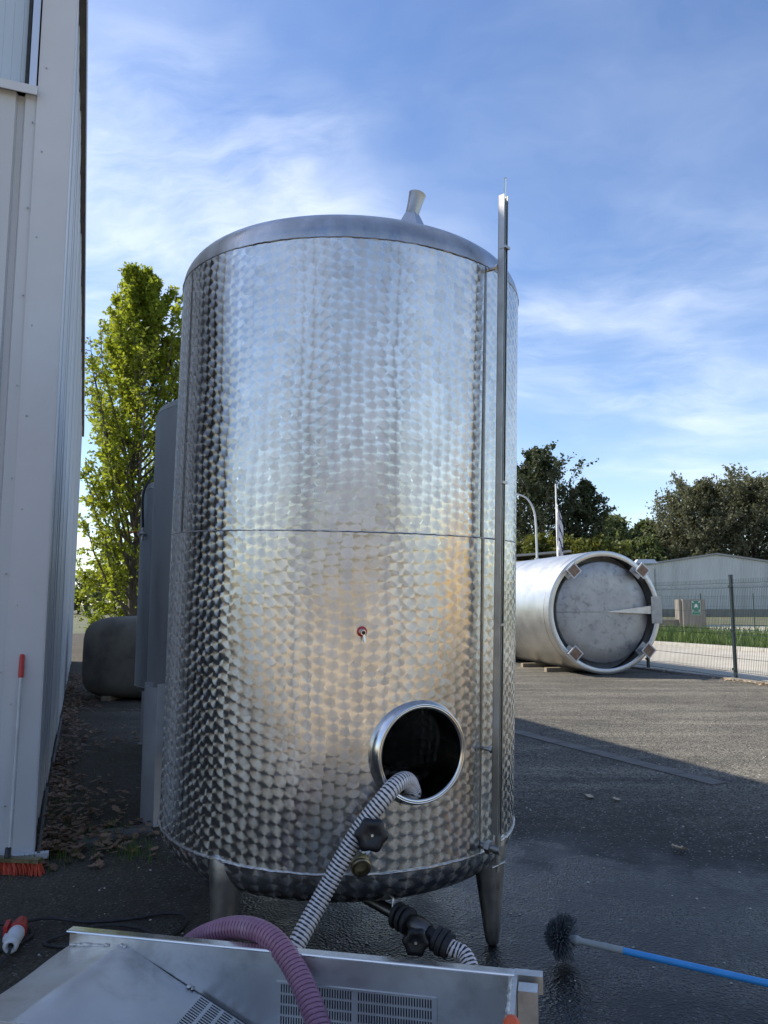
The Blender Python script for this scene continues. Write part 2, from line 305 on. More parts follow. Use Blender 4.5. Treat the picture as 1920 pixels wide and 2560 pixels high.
# ------------------------------------------------------------------ mesh helpers
class MB:
    def __init__(s): s.v = []; s.f = []; s.mi = []; s.uv = None; s.cur = 0
    def add(s, vs, fs):
        o = len(s.v); s.v += [tuple(p) for p in vs]
        for f in fs: s.f.append(tuple(i + o for i in f)); s.mi.append(s.cur)
        return s
    def box(s, c, size, rot=None, taper=None):
        hx, hy, hz = size[0] / 2, size[1] / 2, size[2] / 2
        P = [Vector((x * hx, y * hy, z * hz)) for z in (-1, 1) for y in (-1, 1) for x in (-1, 1)]
        if taper:
            for p in P:
                if p.z > 0: p.x *= taper[0]; p.y *= taper[1]
        if rot is not None: P = [rot @ p for p in P]
        c = Vector(c)
        return s.add([p + c for p in P], [(0, 2, 3, 1), (4, 5, 7, 6), (0, 1, 5, 4), (2, 6, 7, 3), (0, 4, 6, 2), (1, 3, 7, 5)])
    def lathe(s, prof, origin, axis=(0, 0, 1), n=32, ref=None, a0=0.0, a1=None, closed=False):
        ax = Vector(axis).normalized(); o = Vector(origin)
        rf = Vector(ref) if ref is not None else (Vector((1, 0, 0)) if abs(ax.x) < .9 else Vector((0, 1, 0)))
        e1 = (rf - ax * rf.dot(ax)).normalized(); e2 = ax.cross(e1)
        full = a1 is None
        cnt = n if full else n + 1
        vs = []
        for r, h in prof:
            for k in range(cnt):
                t = 2 * math.pi * k / n if full else a0 + (a1 - a0) * k / n
                vs.append(o + ax * h + (e1 * math.cos(t) + e2 * math.sin(t)) * r)
        fs = []
        for i in range(len(prof) - 1):
            for k in range(n):
                a = i * cnt + k; b_ = i * cnt + (k + 1) % cnt
                fs.append((a, b_, b_ + cnt, a + cnt))
        return s.add(vs, fs)
    def cyl(s, p0, p1, r, r1=None, n=16, caps=True):
        p0, p1 = Vector(p0), Vector(p1); L = (p1 - p0).length; r1 = r if r1 is None else r1
        pr = [(r, 0), (r1, L)]
        if caps: pr = [(0.0005, 0)] + pr + [(0.0005, L)]
        return s.lathe(pr, p0, p1 - p0, n)
    def tube(s, pts, r, n=8, caps=True):
        pts = [Vector(p) for p in pts]; rr = r if isinstance(r, (list, tuple)) else [r] * len(pts)
        fr = frames(pts); vs = []
        for (p, t, a, b_), q in zip(fr, rr):
            for k in range(n):
                th = 2 * math.pi * k / n; vs.append(p + (a * math.cos(th) + b_ * math.sin(th)) * q)
        fs = []
        for i in range(len(pts) - 1):
            for k in range(n):
                fs.append((i * n + k, i * n + (k + 1) % n, (i + 1) * n + (k + 1) % n, (i + 1) * n + k))
        if caps:
            fs.append(tuple(range(n))[::-1]); fs.append(tuple((len(pts) - 1) * n + k for k in range(n)))
        return s.add(vs, fs)
    def prism(s, poly, dirv):
        d = Vector(dirv); n = len(poly); P = [Vector(p) for p in poly]
        return s.add(P + [p + d for p in P], [tuple(range(n))[::-1], tuple(range(n, 2 * n))] + [(i, (i + 1) % n, (i + 1) % n + n, i + n) for i in range(n)])
    def build(s, name, mats, parent=None, smooth=None, origin=None):
        if parent is not None: origin = Vector(parent['_o'])
        elif origin is None: origin = Vector((0, 0, 0))
        origin = Vector(origin)
        me = bpy.data.meshes.new(name)
        me.from_pydata([tuple(Vector(p) - origin) for p in s.v], [], s.f)
        mats = mats if isinstance(mats, (list, tuple)) else [mats]
        for m in mats: me.materials.append(M[m])
        if len(mats) > 1: me.polygons.foreach_set('material_index', s.mi)
        bm = bmesh.new(); bm.from_mesh(me); bmesh.ops.recalc_face_normals(bm, faces=bm.faces); bm.to_mesh(me); bm.free()
        if smooth is not None:
            me.polygons.foreach_set('use_smooth', [True] * len(me.polygons)); me.set_sharp_from_angle(angle=R_(smooth))
        me.update()
        o = bpy.data.objects.new(name, me); COL.objects.link(o)
        if parent is not None: o.parent = parent; 
        else: o.location = origin
        if parent is not None: o['_o'] = tuple(origin)
        else: o['_o'] = tuple(origin)
        return o
def frames(pts):
    out = []; t0 = (pts[1] - pts[0]).normalized()
    a = t0.cross(Vector((0, 0, 1)))
    if a.length < .05: a = t0.cross(Vector((1, 0, 0)))
    a.normalize()
    for i, p in enumerate(pts):
        t = (pts[min(i + 1, len(pts) - 1)] - pts[max(i - 1, 0)]).normalized()
        a = (a - t * a.dot(t)).normalized()
        out.append((p, t, a, t.cross(a)))
    return out
def spline(ctrl, step):
    """Catmull-Rom resampled to an even step"""
    c = [Vector(p) for p in ctrl]; c = [c[0] * 2 - c[1]] + c + [c[-1] * 2 - c[-2]]
    raw = []
    for i in range(1, len(c) - 2):
        for k in range(24):
            t = k / 24; p0, p1, p2, p3 = c[i - 1:i + 3]
            raw.append(.5 * ((2 * p1) + (p2 - p0) * t + (2 * p0 - 5 * p1 + 4 * p2 - p3) * t * t + (3 * p1 - p0 - 3 * p2 + p3) * t ** 3))
    raw.append(c[-2]); out = [raw[0]]; acc = 0
    for a, b_ in zip(raw, raw[1:]):
        L = (b_ - a).length
        while L > 1e-9 and acc + L >= step:
            a = a + (b_ - a) * ((step - acc) / L); L = (b_ - a).length; out.append(a.copy()); acc = 0
        acc += L
    return out
def thing(name, label, cat, loc=(0, 0, 0), group=None):
    o = bpy.data.objects.new(name, None); COL.objects.link(o); o.empty_display_size = .2
    o.location = loc; o['_o'] = tuple(loc); o['label'] = label; o['category'] = cat
    if group: o['group'] = group
    return o
def tag(o, label, cat, group=None, kind=None):
    o['label'] = label; o['category'] = cat
    if group: o['group'] = group
    if kind: o['kind'] = kind
    return o
def structure(o): o['kind'] = 'structure'; return o
def rz(a): return Matrix.Rotation(a, 3, 'Z')

# hall frame: C0 = foot of the hall's near corner, D along its side wall (away), N away from the wall (to the yard)
C0 = Vector((-2.208, 5.039, 0)); D = Vector((-.3623, .93206, 0)).normalized(); N = Vector((D.y, -D.x, 0)); Zv = Vector((0, 0, 1))
def W(d, n, z=0.0): return C0 + D * d + N * n + Zv * z
FR = Matrix((N, D, Zv)).transposed()          # local x = N, y = D

# ================================================================== SETTING
mb = MB(); mb.add([(-900, -900, -.05), (900, -900, -.05), (900, 900, -.05), (-900, 900, -.05)], [(0, 1, 2, 3)])
structure(mb.build('ground', 'soil'))
mb = MB(); mb.add([W(-60, -40, 0), W(-60, 13.0, 0), W(40, 13.0, 0), W(40, -40, 0)], [(0, 1, 2, 3)])
yard = structure(mb.build('asphalt_yard', 'asphalt'))
mb = MB(); mb.add([W(-60, 13.25, -.03), W(-60, 21.8, -.03), W(60, 21.8, -.03), W(60, 13.25, -.03)], [(0, 1, 2, 3)])
structure(mb.build('concrete_road', 'concrete_road'))
mb = MB()
mb.box(W(-10, 13.12, -.02), (.16, 60, .12), FR); structure(mb.build('yard_kerb', 'concrete'))
kb = structure(MB().box(W(10, 21.9, -.0), (.05, 90, .04), FR).build('road_kerb', 'kerb'))
proto = None
for k in range(46):
    c = W(-5 + k * 1.0, 21.9, .035)
    o = MB().box(c, (.17, .985, .13), FR).build('kerb_stone', 'kerb', kb)
mb = MB(); mb.add([W(-30, 30, -.02), W(-30, 46, -.02), W(70, 46, -.02), W(70, 30, -.02)], [(0, 1, 2, 3)])
structure(mb.build('far_road', 'concrete_road'))
# flush edging stones crossing the asphalt
p0, p1 = Vector((1.45, 10.35, 0)), Vector((3.0, 7.1, 0)); dv = (p1 - p0); Ls = dv.length; dv.normalize()
er = structure(MB().box((p0 + p1) / 2 + Vector((0, 0, -.004)), (.10, Ls - .1, .012), rz(math.atan2(-dv.x, dv.y))).build('edging_strip', 'slab'))
ns = 8
for k in range(ns):
    c = p0 + dv * (Ls * (k + .5) / ns)
    MB().box(c + Vector((0, 0, .001 + .003 * random.random())), (.19, Ls / ns - .012, .016), rz(math.atan2(-dv.x, dv.y) + random.uniform(-.01, .01))).build('edging_stone', 'slab', er)

# ================================================================== WHITE HALL (left)
EAVE = 6.4; WL = 18.0
hall = thing('metal_hall', 'tall pale metal clad hall with grooved wall filling the left edge', 'building', C0)
def profile_wall(start, dirv, outv, length, pitch, groove, depth, z0, z1, phase=0.0, mb=None, flip=1, rag=0.0):
    """vertical trapezoid cladding as one folded sheet"""
    mb = mb or MB(); pts = []; x = 0.0; s_ = .012
    pts.append((0, 0)); x = phase
    rp_ = random.Random(4); o1 = 0.0
    while x + groove < length:
        o2 = rp_.uniform(-.5, 1) * rag; pts += [(x, o1), (x + s_, -depth), (x + groove - s_, -depth), (x + groove, o2)]; x += pitch; o1 = o2
    pts.append((length, 0))
    vs = []; 
    for t, o in pts: vs.append(start + dirv * t + outv * o * flip + Zv * z0)
    for t, o in pts: vs.append(start + dirv * t + outv * o * flip + Zv * z1)
    n = len(pts); mb.add(vs, [(i, i + 1, i + 1 + n, i + n) for i in range(n - 1)])
    return mb
# front face goes from the corner along -N, facing -D
profile_wall(W(0, -.20, 0), -N, -D, .74, .245, .062, .04, .03, 5.10, .085).build('front_cladding', 'white_clad', hall)
profile_wall(W(0, -14.3, 0), -N, -D, 1.9, .245, .062, .04, .03, 5.10, .085).build('front_cladding', 'white_clad', hall)
mb = MB(); mb.box(W(.05, -.97, 2.5), (.07, .16, 5.0), FR); mb.box(W(.05, -14.27, 2.5), (.07, .16, 5.0), FR); mb.box(W(.05, -7.62, 5.04), (13.3, .16, .12), FR); mb.build('gate_frame', 'steel_dark', hall)
mb = MB(); mb.box(W(WL * .5, -8.1, 6.3), (16.0, WL - .1, .02), FR); mb.build('ceiling_lining', 'hall_inside', hall)
mb = MB(); mb.box(W(.20, -1.6, 2.5), (1.2, .05, 4.9), FR); mb.build('sliding_gate', 'hall_inside', hall)
profile_wall(W(.0, -2.2, 0), -N, -D, 14.0, .245, .062, .04, 5.10, 7.0, .085).build('upper_cladding', 'white_clad', hall)
# side wall
profile_wall(W(.10, 0, 0), D, N, WL - .1, .30, .15, .035, .03, EAVE, .08, rag=.010).build('side_cladding', 'white_clad', hall)
mb = MB(); mb.box(W(WL, -8.1, 3.2), (16.2, .02, 6.4), FR); mb.box(W(WL / 2, -16.2, 3.2), (.02, WL, 6.4), FR); mb.build('rear_walls', 'white_clad', hall)
mb = MB(); mb.box(W(WL / 2, -.06, 3.2), (.012, WL - .1, 6.3), FR); mb.build('inner_lining', 'hall_inside', hall)
mb = MB(); mb.box(W(7, -8.1, 3.1), (16.0, .05, 6.2), FR); mb.build('inner_partition', 'hall_inside', hall)
# corner trim: an L-shaped flashing, 2 mm proud
mb = MB(); mb.box(W(-.008, -.102, 3.2), (.22, .016, 6.4), FR); mb.box(W(.055, .008, 3.2), (.016, .135, 6.4), FR); mb.build('corner_trim', 'white_trim', hall)
mb = MB(); mb.box(W(-.010, -.206, 2.55), (.014, .014, 5.1), FR); mb.build('trim_fold', 'white_trim', hall)
# screws on the trim
for k in range(9):
    for xx in (-.165, -.232):
        mb = MB(); mb.cyl(W(-.012, xx + random.uniform(-.004, .004), .35 + k * .62 + (.2 if xx < -.2 else 0)), W(-.021, xx, .35 + k * .62 + (.2 if xx < -.2 else 0)), .006, n=8); mb.build('screw', 'steel_dark', hall, 40)
# translucent band above
win = MB().box(W(.03, -1.24, 6.05), (1.94, .02, 1.84), FR).build('translucent_window', 'polycarb', hall)
mb = MB()
for k in range(30): mb.cyl(W(.022, -.33 - k * .06, 5.16), W(.022, -.33 - k * .06, 6.95), .004, n=6)
mb.build('glazing_rib', 'polycarb', win, 60)
mb = MB(); mb.box(W(-.006, -.245, 6.05), (.045, .05, 1.84), FR); mb.build('frame', 'alu', win)
mb = MB(); mb.box(W(.002, -.285, 6.05), (.022, .03, 1.84), FR); mb.build('gasket', 'rubber', win)
mb = MB(); mb.box(W(-.025, -1.20, 5.125), (1.98, .075, .018), FR); mb.box(W(-.058, -1.20, 5.10), (1.98, .010, .06), FR); mb.build('sill', 'white_trim', win)
# eaves, roof
mb = MB(); mb.box(W(WL / 2, .022, EAVE + .08), (.055, WL + .06, .16), FR); mb.build('eave_fascia', 'soffit', hall)
mb = MB(); mb.box(W(WL / 2, .055, EAVE + .10), (.008, WL + .06, .21), FR); mb.build('gutter_lip', 'white_trim', hall)
mb = MB(); mb.prism([W(-.05, .03, EAVE + .2), W(-.05, -8.1, EAVE + 1.1), W(-.05, -16.2, EAVE + .2)], D * (WL + .1)); mb.build('roof', 'roof', hall)
# base flashing with a loose end
mb = MB(); mb.box(W(-.035, -.5, .04), (1.2, .05, .035), FR); mb.build('front_base_trim', 'white_trim', hall)
mb = MB(); mb.box(W(.9, .03, .045), (.02, 1.9, .025), FR @ Matrix.Rotation(.012, 3, 'Z')); mb.build('side_base_trim', 'slab', hall)
mb = MB(); mb.box(W(4.5, .03, .05), (.02, 3.2, .025), FR); mb.build('side_base_trim', 'slab', hall)

# ================================================================== ENGINE-TURNED TANK
AX0 = Vector((-.2536, 4.2707, 0)); LEAN = Vector((.0231, -.0373, 1.0)).normalized(); RT = .918
LX = (Vector((1, 0, 0)) - LEAN * LEAN.x).normalized(); LY = LEAN.cross(LX)
ZB, ZM, ZT = .5226, 1.945, 3.247
def TK(th, r, z): return AX0 + LEAN * z + (LX * math.cos(th) + LY * math.sin(th)) * r
tank = thing('wine_tank', 'tall upright steel tank with swirled disc finish and round open manhole', 'tank', AX0)
MAN_TH, MAN_Z, MAN_R = R_(-65.4), 1.008, .188
man_n = (LX * math.cos(MAN_TH) + LY * math.sin(MAN_TH)); man_c = TK(MAN_TH, RT, MAN_Z)
def shell(name, z0, z1, mat, hole=False):
    nu, nv = 288, max(2, int((z1 - z0) / .0215)); me = bpy.data.meshes.new(name); vs = []; uvs = []
    for j in range(nv + 1):
        z = z0 + (z1 - z0) * j / nv
        for i in range(nu):
            th = 2 * math.pi * i / nu
            rr = RT + .0012 * math.sin(th * 7 + z * 1.7) + .0010 * math.sin(th * 13 - z * 2.3)
            vs.append(TK(th, rr, z) - AX0); uvs.append((th * RT, z))
    fs = []
    for j in range(nv):
        for i in range(nu):
            f = (j * nu + i, j * nu + (i + 1) % nu, (j + 1) * nu + (i + 1) % nu, (j + 1) * nu + i)
            if hole:
                c = sum((vs[k] for k in f), Vector()) / 4 + AX0 - man_c
                if c.dot(man_n) > -.2 and (c - man_n * c.dot(man_n)).length < MAN_R + .012: continue
            fs.append(f)
    me.from_pydata([tuple(v) for v in vs], [], fs); me.materials.append(M[mat])
    ul = me.uv_layers.new(name='UVMap'); per = 2 * math.pi * RT
    for poly in me.polygons:
        us = [uvs[me.loops[l].vertex_index][0] for l in poly.loop_indices]
        wrap = max(us) - min(us) > per / 2
        for l in poly.loop_indices:
            u, v = uvs[me.loops[l].vertex_index]
            ul.data[l].uv = (u + per if wrap and u < per / 2 else u, v)
    me.polygons.foreach_set('use_smooth', [True] * len(me.polygons)); me.update()
    o = bpy.data.objects.new(name, me); COL.objects.link(o); o.parent = tank; o['_o'] = tuple(AX0); return o
shell('shell_course', ZM, ZT, 'disc_a'); shell('shell_course', ZB, ZM, 'disc_b', True)
def dome(name, z, sgn, mat):
    """torispherical end with knuckle and UVs that run round the rim"""
    prof = []; kr = .165
    for k in range(9):
        a = k / 8 * math.pi / 2 * .86; prof.append((RT - kr + kr * math.cos(a), sgn * kr * math.sin(a)))
    r_, h_ = prof[-1]
    for k in range(1, 9): 
        q = 1 - k / 8; prof.append((max(.001, r_ * q), h_ + sgn * .13 * (1 - q * q)))
    n = 144; me = bpy.data.meshes.new(name); vs = []; uvs = []; acc = 0
    for i, (r, h) in enumerate(prof):
        if i: acc += math.hypot(r - prof[i - 1][0], h - prof[i - 1][1])
        for k in range(n):
            th = 2 * math.pi * k / n; vs.append(TK(th, r, z + h) - AX0); uvs.append((th * RT, acc))
    fs = [(i * n + k, i * n + (k + 1) % n, (i + 1) * n + (k + 1) % n, (i + 1) * n + k) for i in range(len(prof) - 1) for k in range(n)]
    if sgn < 0: fs = [f[::-1] for f in fs]
    me.from_pydata([tuple(v) for v in vs], [], fs); me.materials.append(M[mat]); ul = me.uv_layers.new(name='UVMap'); per = 2 * math.pi * RT
    for poly in me.polygons:
        us = [uvs[me.loops[l].vertex_index][0] for l in poly.loop_indices]; wrap = max(us) - min(us) > per / 2
        for l in poly.loop_indices:
            u, v = uvs[me.loops[l].vertex_index]; ul.data[l].uv = (u + per if wrap and u < per / 2 else u, v)
    me.polygons.foreach_set('use_smooth', [True] * len(me.polygons)); me.update()
    o = bpy.data.objects.new(name, me); COL.objects.link(o); o.parent = tank; o['_o'] = tuple(AX0); return o
dome('top_dome', ZT, 1, 'steel_dome'); dome('bottom_dome', ZB, -1, 'disc_c')
def weld_ring(z, r, rr, mat, amp):
    rnd = random.Random(int(z * 100)); pts = []; n = 360
    for k in range(n + 1):
        th = 2 * math.pi * k / n; pts.append(TK(th, r + rnd.uniform(0, amp), z + rnd.uniform(-amp, amp)))
    pts[-1] = pts[0]
    MB().tube(pts, rr, 6, False).build('weld_seam', mat, tank, 60)
weld_ring(ZT, RT - .001, .0035, 'weld_dark', .0012); weld_ring(ZM, RT - .001, .0038, 'weld', .0014); weld_ring(ZB, RT + .001, .0055, 'weld', .002)
for th, z0, z1, wd in ((R_(-43.5), ZM, ZT, .011), (R_(-43), ZB, ZM, .010), (R_(-147), ZM, ZT, .006)):
    vs = []; n = 40
    for k in range(n + 1):
        z = z0 + (z1 - z0) * k / n
        for q in (-1, 0, 1): vs.append(TK(th + q * wd / RT, RT + (.0035 if q == 0 else .0008), z))
    MB().add(vs, [(3 * k + q, 3 * k + q + 1, 3 * k + q + 4, 3 * k + q + 3) for k in range(n) for q in (0, 1)]).build('vertical_weld', 'weld_dark', tank, 60)
# manhole neck: flared collar round the opening
pr = [(.228, -.045), (.2265, -.004), (.221, .014), (.214, .028), (.2075, .040), (.202, .046), (.196, .047), (.190, .044), (.188, .036), (.1875, .01), (.1875, -.14)]
man = MB().lathe(pr, man_c - man_n * .014, man_n, 96).build('manhole_neck', 'steel_bright', tank, 50)
MB().lathe([(.2045 + .006 * math.cos(a), .042 + .006 * math.sin(a)) for a in [k * math.pi / 4 for k in range(9)]], man_c - man_n * .014, man_n, 96).build('rolled_rim', 'steel_bright', man, 60)
# legs
for th, foot in ((R_(-28.5), None), (R_(-121.5), None), (R_(58), None), (R_(150), None)):
    top = TK(th, RT - .075, ZB - .01); ft = TK(th, RT - .045, 0); ft.z = 0
    L = (top - ft).length; ax = (top - ft)
    prof = [(.001, 0), (.022, .002), (.031, .014), (.035, .035)] + [(.035 + .050 * (h - .035) / (L - .035), h) for h in (.1, .2, .3, .4, L)] + [(.075, L + .03), (.05, L + .055), (.001, L + .065)]
    leg = MB().lathe(prof, ft, ax, 28).build('leg', 'steel_dark', tank, 60)
    out = (LX * math.cos(th) + LY * math.sin(th)); sid = Zv.cross(out); rr_ = []
    for k in range(25):
        a = -1.35 + 2.7 * k / 24; rr_.append(top + out * (.012 + .072 * math.cos(a)) + sid * math.sin(a) * .088 + Zv * (.055 * math.cos(a) - .035))
    MB().tube(rr_, .0055, 6).build('weld_seam', 'weld', leg, 60)
# vent spout on the dome
sp = TK(R_(-52), .50, ZT + .20)
vent = MB().lathe([(.125, -.06), (.104, .03), (.074, .10), (.048, .150), (.038, .168)], sp, (0.05, 0, 1), 5).build('vent_neck', 'steel', tank)
vp = sp + Vector((.008, 0, .158)); va = Vector((.26, .02, 1)).normalized()
MB().lathe([(.033, -.02), (.035, .02), (.038, .07), (.043, .115), (.045, .122), (.040, .122), (.034, .03), (.031, -.02)], vp, va, 32).build('vent_pipe', 'steel_dark', vent, 50)
# level gauge
gth = R_(-42)
def GA(off, out, z):  # gauge frame
    o = (LX * math.cos(gth) + LY * math.sin(gth)); s_ = LEAN.cross(o)
    return TK(gth, RT + out, z) + s_ * off
go = (LX * math.cos(gth) + LY * math.sin(gth)); gs = LEAN.cross(go)
gm = Matrix((gs, -go, LEAN)).transposed()
gl = MB()
z0, z1 = .62, 3.58; zc = (z0 + z1) / 2; hh = z1 - z0
gl.box(GA(-.0155, .081, zc), (.004, .032, hh), gm); gl.box(GA(.0155, .081, zc), (.004, .032, hh), gm); gl.box(GA(0, .066, zc), (.035, .004, hh), gm)
gauge = gl.build('gauge_channel', 'steel_dark', tank)
MB().cyl(GA(0, .088, .56), GA(0, .088, 3.665), .0085, n=12).build('gauge_tube', 'glass', gauge, 60)
for z in (.985, 3.235):
    MB().cyl(GA(0, -.01, z), GA(0, .07, z), .009, n=12).lathe([(.0005, .045), (.017, .045), (.017, .057), (.0005, .057)], GA(0, 0, z), go, 6).build('gauge_bracket', 'steel', gauge, 40)
for z in (1.55, 2.20, 3.32):
    MB().box(GA(0, .09, z), (.040, .036, .012), gm).build('gauge_clip', 'steel_dark', gauge)
gv = MB(); gv.cyl(GA(0, -.01, .555), GA(0, .095, .555), .016, n=16); gv.lathe([(.0005, .03), (.030, .03), (.030, .055), (.0005, .055)], GA(0, 0, .555), go, 6)
gv.lathe([(.0005, -.018), (.021, -.018), (.021, .018), (.0005, .018)], GA(0, .088, .555), go, 16); gv.cyl(GA(0, .088, .50), GA(0, .088, .62), .014, n=14)
gv.build('gauge_valve', 'steel_dark', gauge, 40)
MB().cyl(GA(-.05, .09, .49), GA(.05, .09, .49), .006, n=10).cyl(GA(.0, .088, .46), GA(0, .088, .51), .009, n=10).build('valve_lever', 'steel_dark', gauge, 40)
# sampling tap
tth = R_(-82.2); to = (LX * math.cos(tth) + LY * math.sin(tth)); tp = TK(tth, RT, 1.521)
tap = MB().lathe([(.0005, .001), (.021, .001), (.022, .006), (.018, .010), (.0005, .010)], tp, to, 28).build('sample_tap', 'red', tank, 50)
MB().lathe([(.0135, .008), (.0135, .020), (.011, .024), (.009, .05), (.011, .052), (.011, .064), (.0005, .064)], tp, to, 20).cyl(tp + to * .045 + Vector((.002, 0, .008)), tp + to * .05 + Vector((.006, 0, -.042)), .0062, .0052, 12).build('tap_spout', 'steel_bright', tap, 50)
MB().lathe([(.0005, .064), (.008, .064), (.008, .072), (.0005, .073)], tp, to, 16).build('tap_button', 'black_plastic', tap, 50)
# racking valve with black star wheel
vth = R_(-81.8); vo = (LX * math.cos(vth) + LY * math.sin(vth)); vs_ = LEAN.cross(vo); vb = TK(vth, RT, .598)
def star_wheel(c, axis, r, parent, name='hand_wheel'):
    ax = Vector(axis).normalized(); e1 = ax.cross(Vector((.1, .2, 1))).normalized(); e2 = ax.cross(e1)
    mb = MB(); n = 60; lev = [(-.016, .80), (-.012, .97), (0, 1.0), (.010, .96), (.015, .82), (.013, .5), (.009, .3)]
    vs = []
    for h, q in lev:
        for k in range(n):
            t = 2 * math.pi * k / n; rr = r * q * (1 + .085 * math.cos(6 * t) * min(1, q + .1)); vs.append(Vector(c) + ax * h + (e1 * math.cos(t) + e2 * math.sin(t)) * rr)
    fs = [(i * n + k, i * n + (k + 1) % n, (i + 1) * n + (k + 1) % n, (i + 1) * n + k) for i in range(len(lev) - 1) for k in range(n)]
    fs += [tuple(range(n))[::-1], tuple((len(lev) - 1) * n + k for k in range(n))]
    o = mb.add(vs, fs).build(name, 'black_plastic', parent, 50)
    MB().lathe([(.0005, .018), (.006, .018), (.009, .012), (.009, .008)], c, ax, 6).build('spindle_nut', 'steel', o, 30)
    return o
valve = MB()
valve.cyl(vb - vo * .02, vb + vo * .10, .028, n=24).lathe([(.0005, .03), (.044, .03), (.044, .055), (.0005, .055)], vb, vo, 8)
valve = valve.build('racking_valve', 'brass', tank, 40)
pc = vb + vo * .10
MB().lathe([(.025, -.02), (.040, -.012), (.040, .004), (.036, .006), (.036, .012), (.0405, .014), (.0405, .022), (.037, .026), (.027, .027), (.025, .022), (.025, -.03), (.0005, -.03)], pc, (vo + Vector((.06, 0, -.28))).normalized(), 40).build('threaded_outlet', 'brass', valve, 40)
wh = TK(vth + .030, RT + .165, .735)
bn = MB(); st = TK(vth, RT + .07, .625); bn.cyl(st, st + (wh - st) * .85, .020, n=16); bn.lathe([(.0005, .035), (.031, .035), (.033, .06), (.0005, .06)], st, wh - st, 6)
bn.build('valve_bonnet', 'steel_bright', valve, 40)
star_wheel(wh, (vo + Vector((.06, 0, .16))), .064, valve)
# bottom outlet pipe with its own valve
bp0, bp1 = TK(R_(-97), .50, ZB - .14), Vector((.058, 3.45, .285))
drain = MB().tube([bp0, bp0 * .5 + bp1 * .5, bp1], .026, 16).build('drain_pipe', 'pipe_dark', tank, 50)
pdv = (bp1 - bp0).normalized()
MB().cyl(bp1 + Vector((-.02, .12, .30)), bp1 + Vector((-.02, .0, .01)), .006, n=10).build('stay_rod', 'steel', drain, 50)
rp = MB()
for h in (0, .030, .058): rp.lathe([(.026, h - .012), (.052, h - .009), (.055, h), (.052, h + .009), (.026, h + .012)], bp1, pdv, 28)
rp.cyl(bp1 - pdv * .02, bp1 + pdv * .09, .032, n=20); rp.build('drain_union', 'rubber', drain, 45)
vb2 = bp1 + pdv * .11
MB().lathe([(.030, -.05), (.040, -.02), (.044, .0), (.040, .03), (.032, .06), (.0005, .06)], vb2, pdv, 24).build('drain_valve_body', 'pipe_dark', drain, 45)
d2 = Vector((.75, -.42, -.30)).normalized(); c2 = vb2 + pdv * .02
cp = MB()
for h, r in ((.075, .050), (.10, .056), (.125, .050)): cp.lathe([(.028, h - .013), (r, h - .010), (r, h + .010), (.028, h + .013)], c2, d2, 28)
cp.cyl(c2, c2 + d2 * .16, .030, n=20).build('hose_coupling', 'rubber', drain, 45)
star_wheel(vb2 + Vector((-.012, -.085, -.025)), (-.05, -1, .10), .052, drain, 'hand_wheel')
DRAIN_END = c2 + d2 * .15

# ================================================================== HOSES
def hose(name, ctrl, r, pitch, mats, amp, duty, parent=None, per=6, n=22):
    pts = spline(ctrl, pitch / per); fr = frames(pts); mb = MB(); vs = []
    for i, (p, t, a, b_) in enumerate(fr):
        for k in range(n):
            th = 2 * math.pi * k / n; ph = (i / per + k / n) % 1.0
            q = r + amp * (0.5 + .5 * math.cos(2 * math.pi * (ph - duty / 2)))
            vs.append(p + (a * math.cos(th) + b_ * math.sin(th)) * q)
    fs = []; mi = []
    for i in range(len(fr) - 1):
        for k in range(n):
            fs.append((i * n + k, i * n + (k + 1) % n, (i + 1) * n + (k + 1) % n, (i + 1) * n + k)); mi.append(0 if (i / per + k / n) % 1.0 < duty else 1)
    mb.add(vs, fs); mb.mi = mi
    mb.add(vs[:n], [tuple(range(n))]); mb.add(vs[-n:], [tuple(range(n))])
    return mb.build(name, mats, parent, 70, origin=None if parent else ctrl[0])
hp = [(.20, 3.66, .34), (.175, 3.60, .52), (.145, 3.53, .70), (.118, 3.455, .815), (.088, 3.375, .858), (.045, 3.305, .850), (-.01, 3.255, .80), (-.114, 3.225, .675), (-.25, 3.16, .45), (-.335, 3.06, .315), (-.38, 2.98, .20), (-.43, 2.88, .07), (-.56, 2.76, .04), (-.78, 2.80, .04)]
tag(hose('striped_hose', hp, .033, .0158, ['hose_white', 'hose_dark'], .003, .55), 'black and white ringed hose coming out of the open manhole', 'hose')
hd = [DRAIN_END - d2 * .05, DRAIN_END, DRAIN_END + d2 * .06, DRAIN_END + Vector((.085, -.12, -.10)), DRAIN_END + Vector((.095, -.22, -.155)), DRAIN_END + Vector((.05, -.42, -.175))]
zmin = min(p.z for p in hd); 
for p in hd: p.z = max(p.z, .036)
tag(hose('striped_hose', hd, .030, .0155, ['hose_white', 'hose_dark'], .003, .55), 'short black and white ringed hose fixed to the drain valve under the tank', 'hose')
pp = [(-.95, 2.95, .05), (-.85, 2.86, .14), (-.74, 2.74, .34), (-.64, 2.65, .49), (-.53, 2.56, .575), (-.42, 2.48, .618), (-.325, 2.40, .615), (-.245, 2.31, .565), (-.175, 2.19, .49), (-.12, 2.07, .40)]
tag(hose('purple_hose', pp, .0300, .0140, ['hose_purple', 'hose_purple_d'], .0040, .66), 'thick wine purple ribbed hose hooked over the tray rim', 'hose')

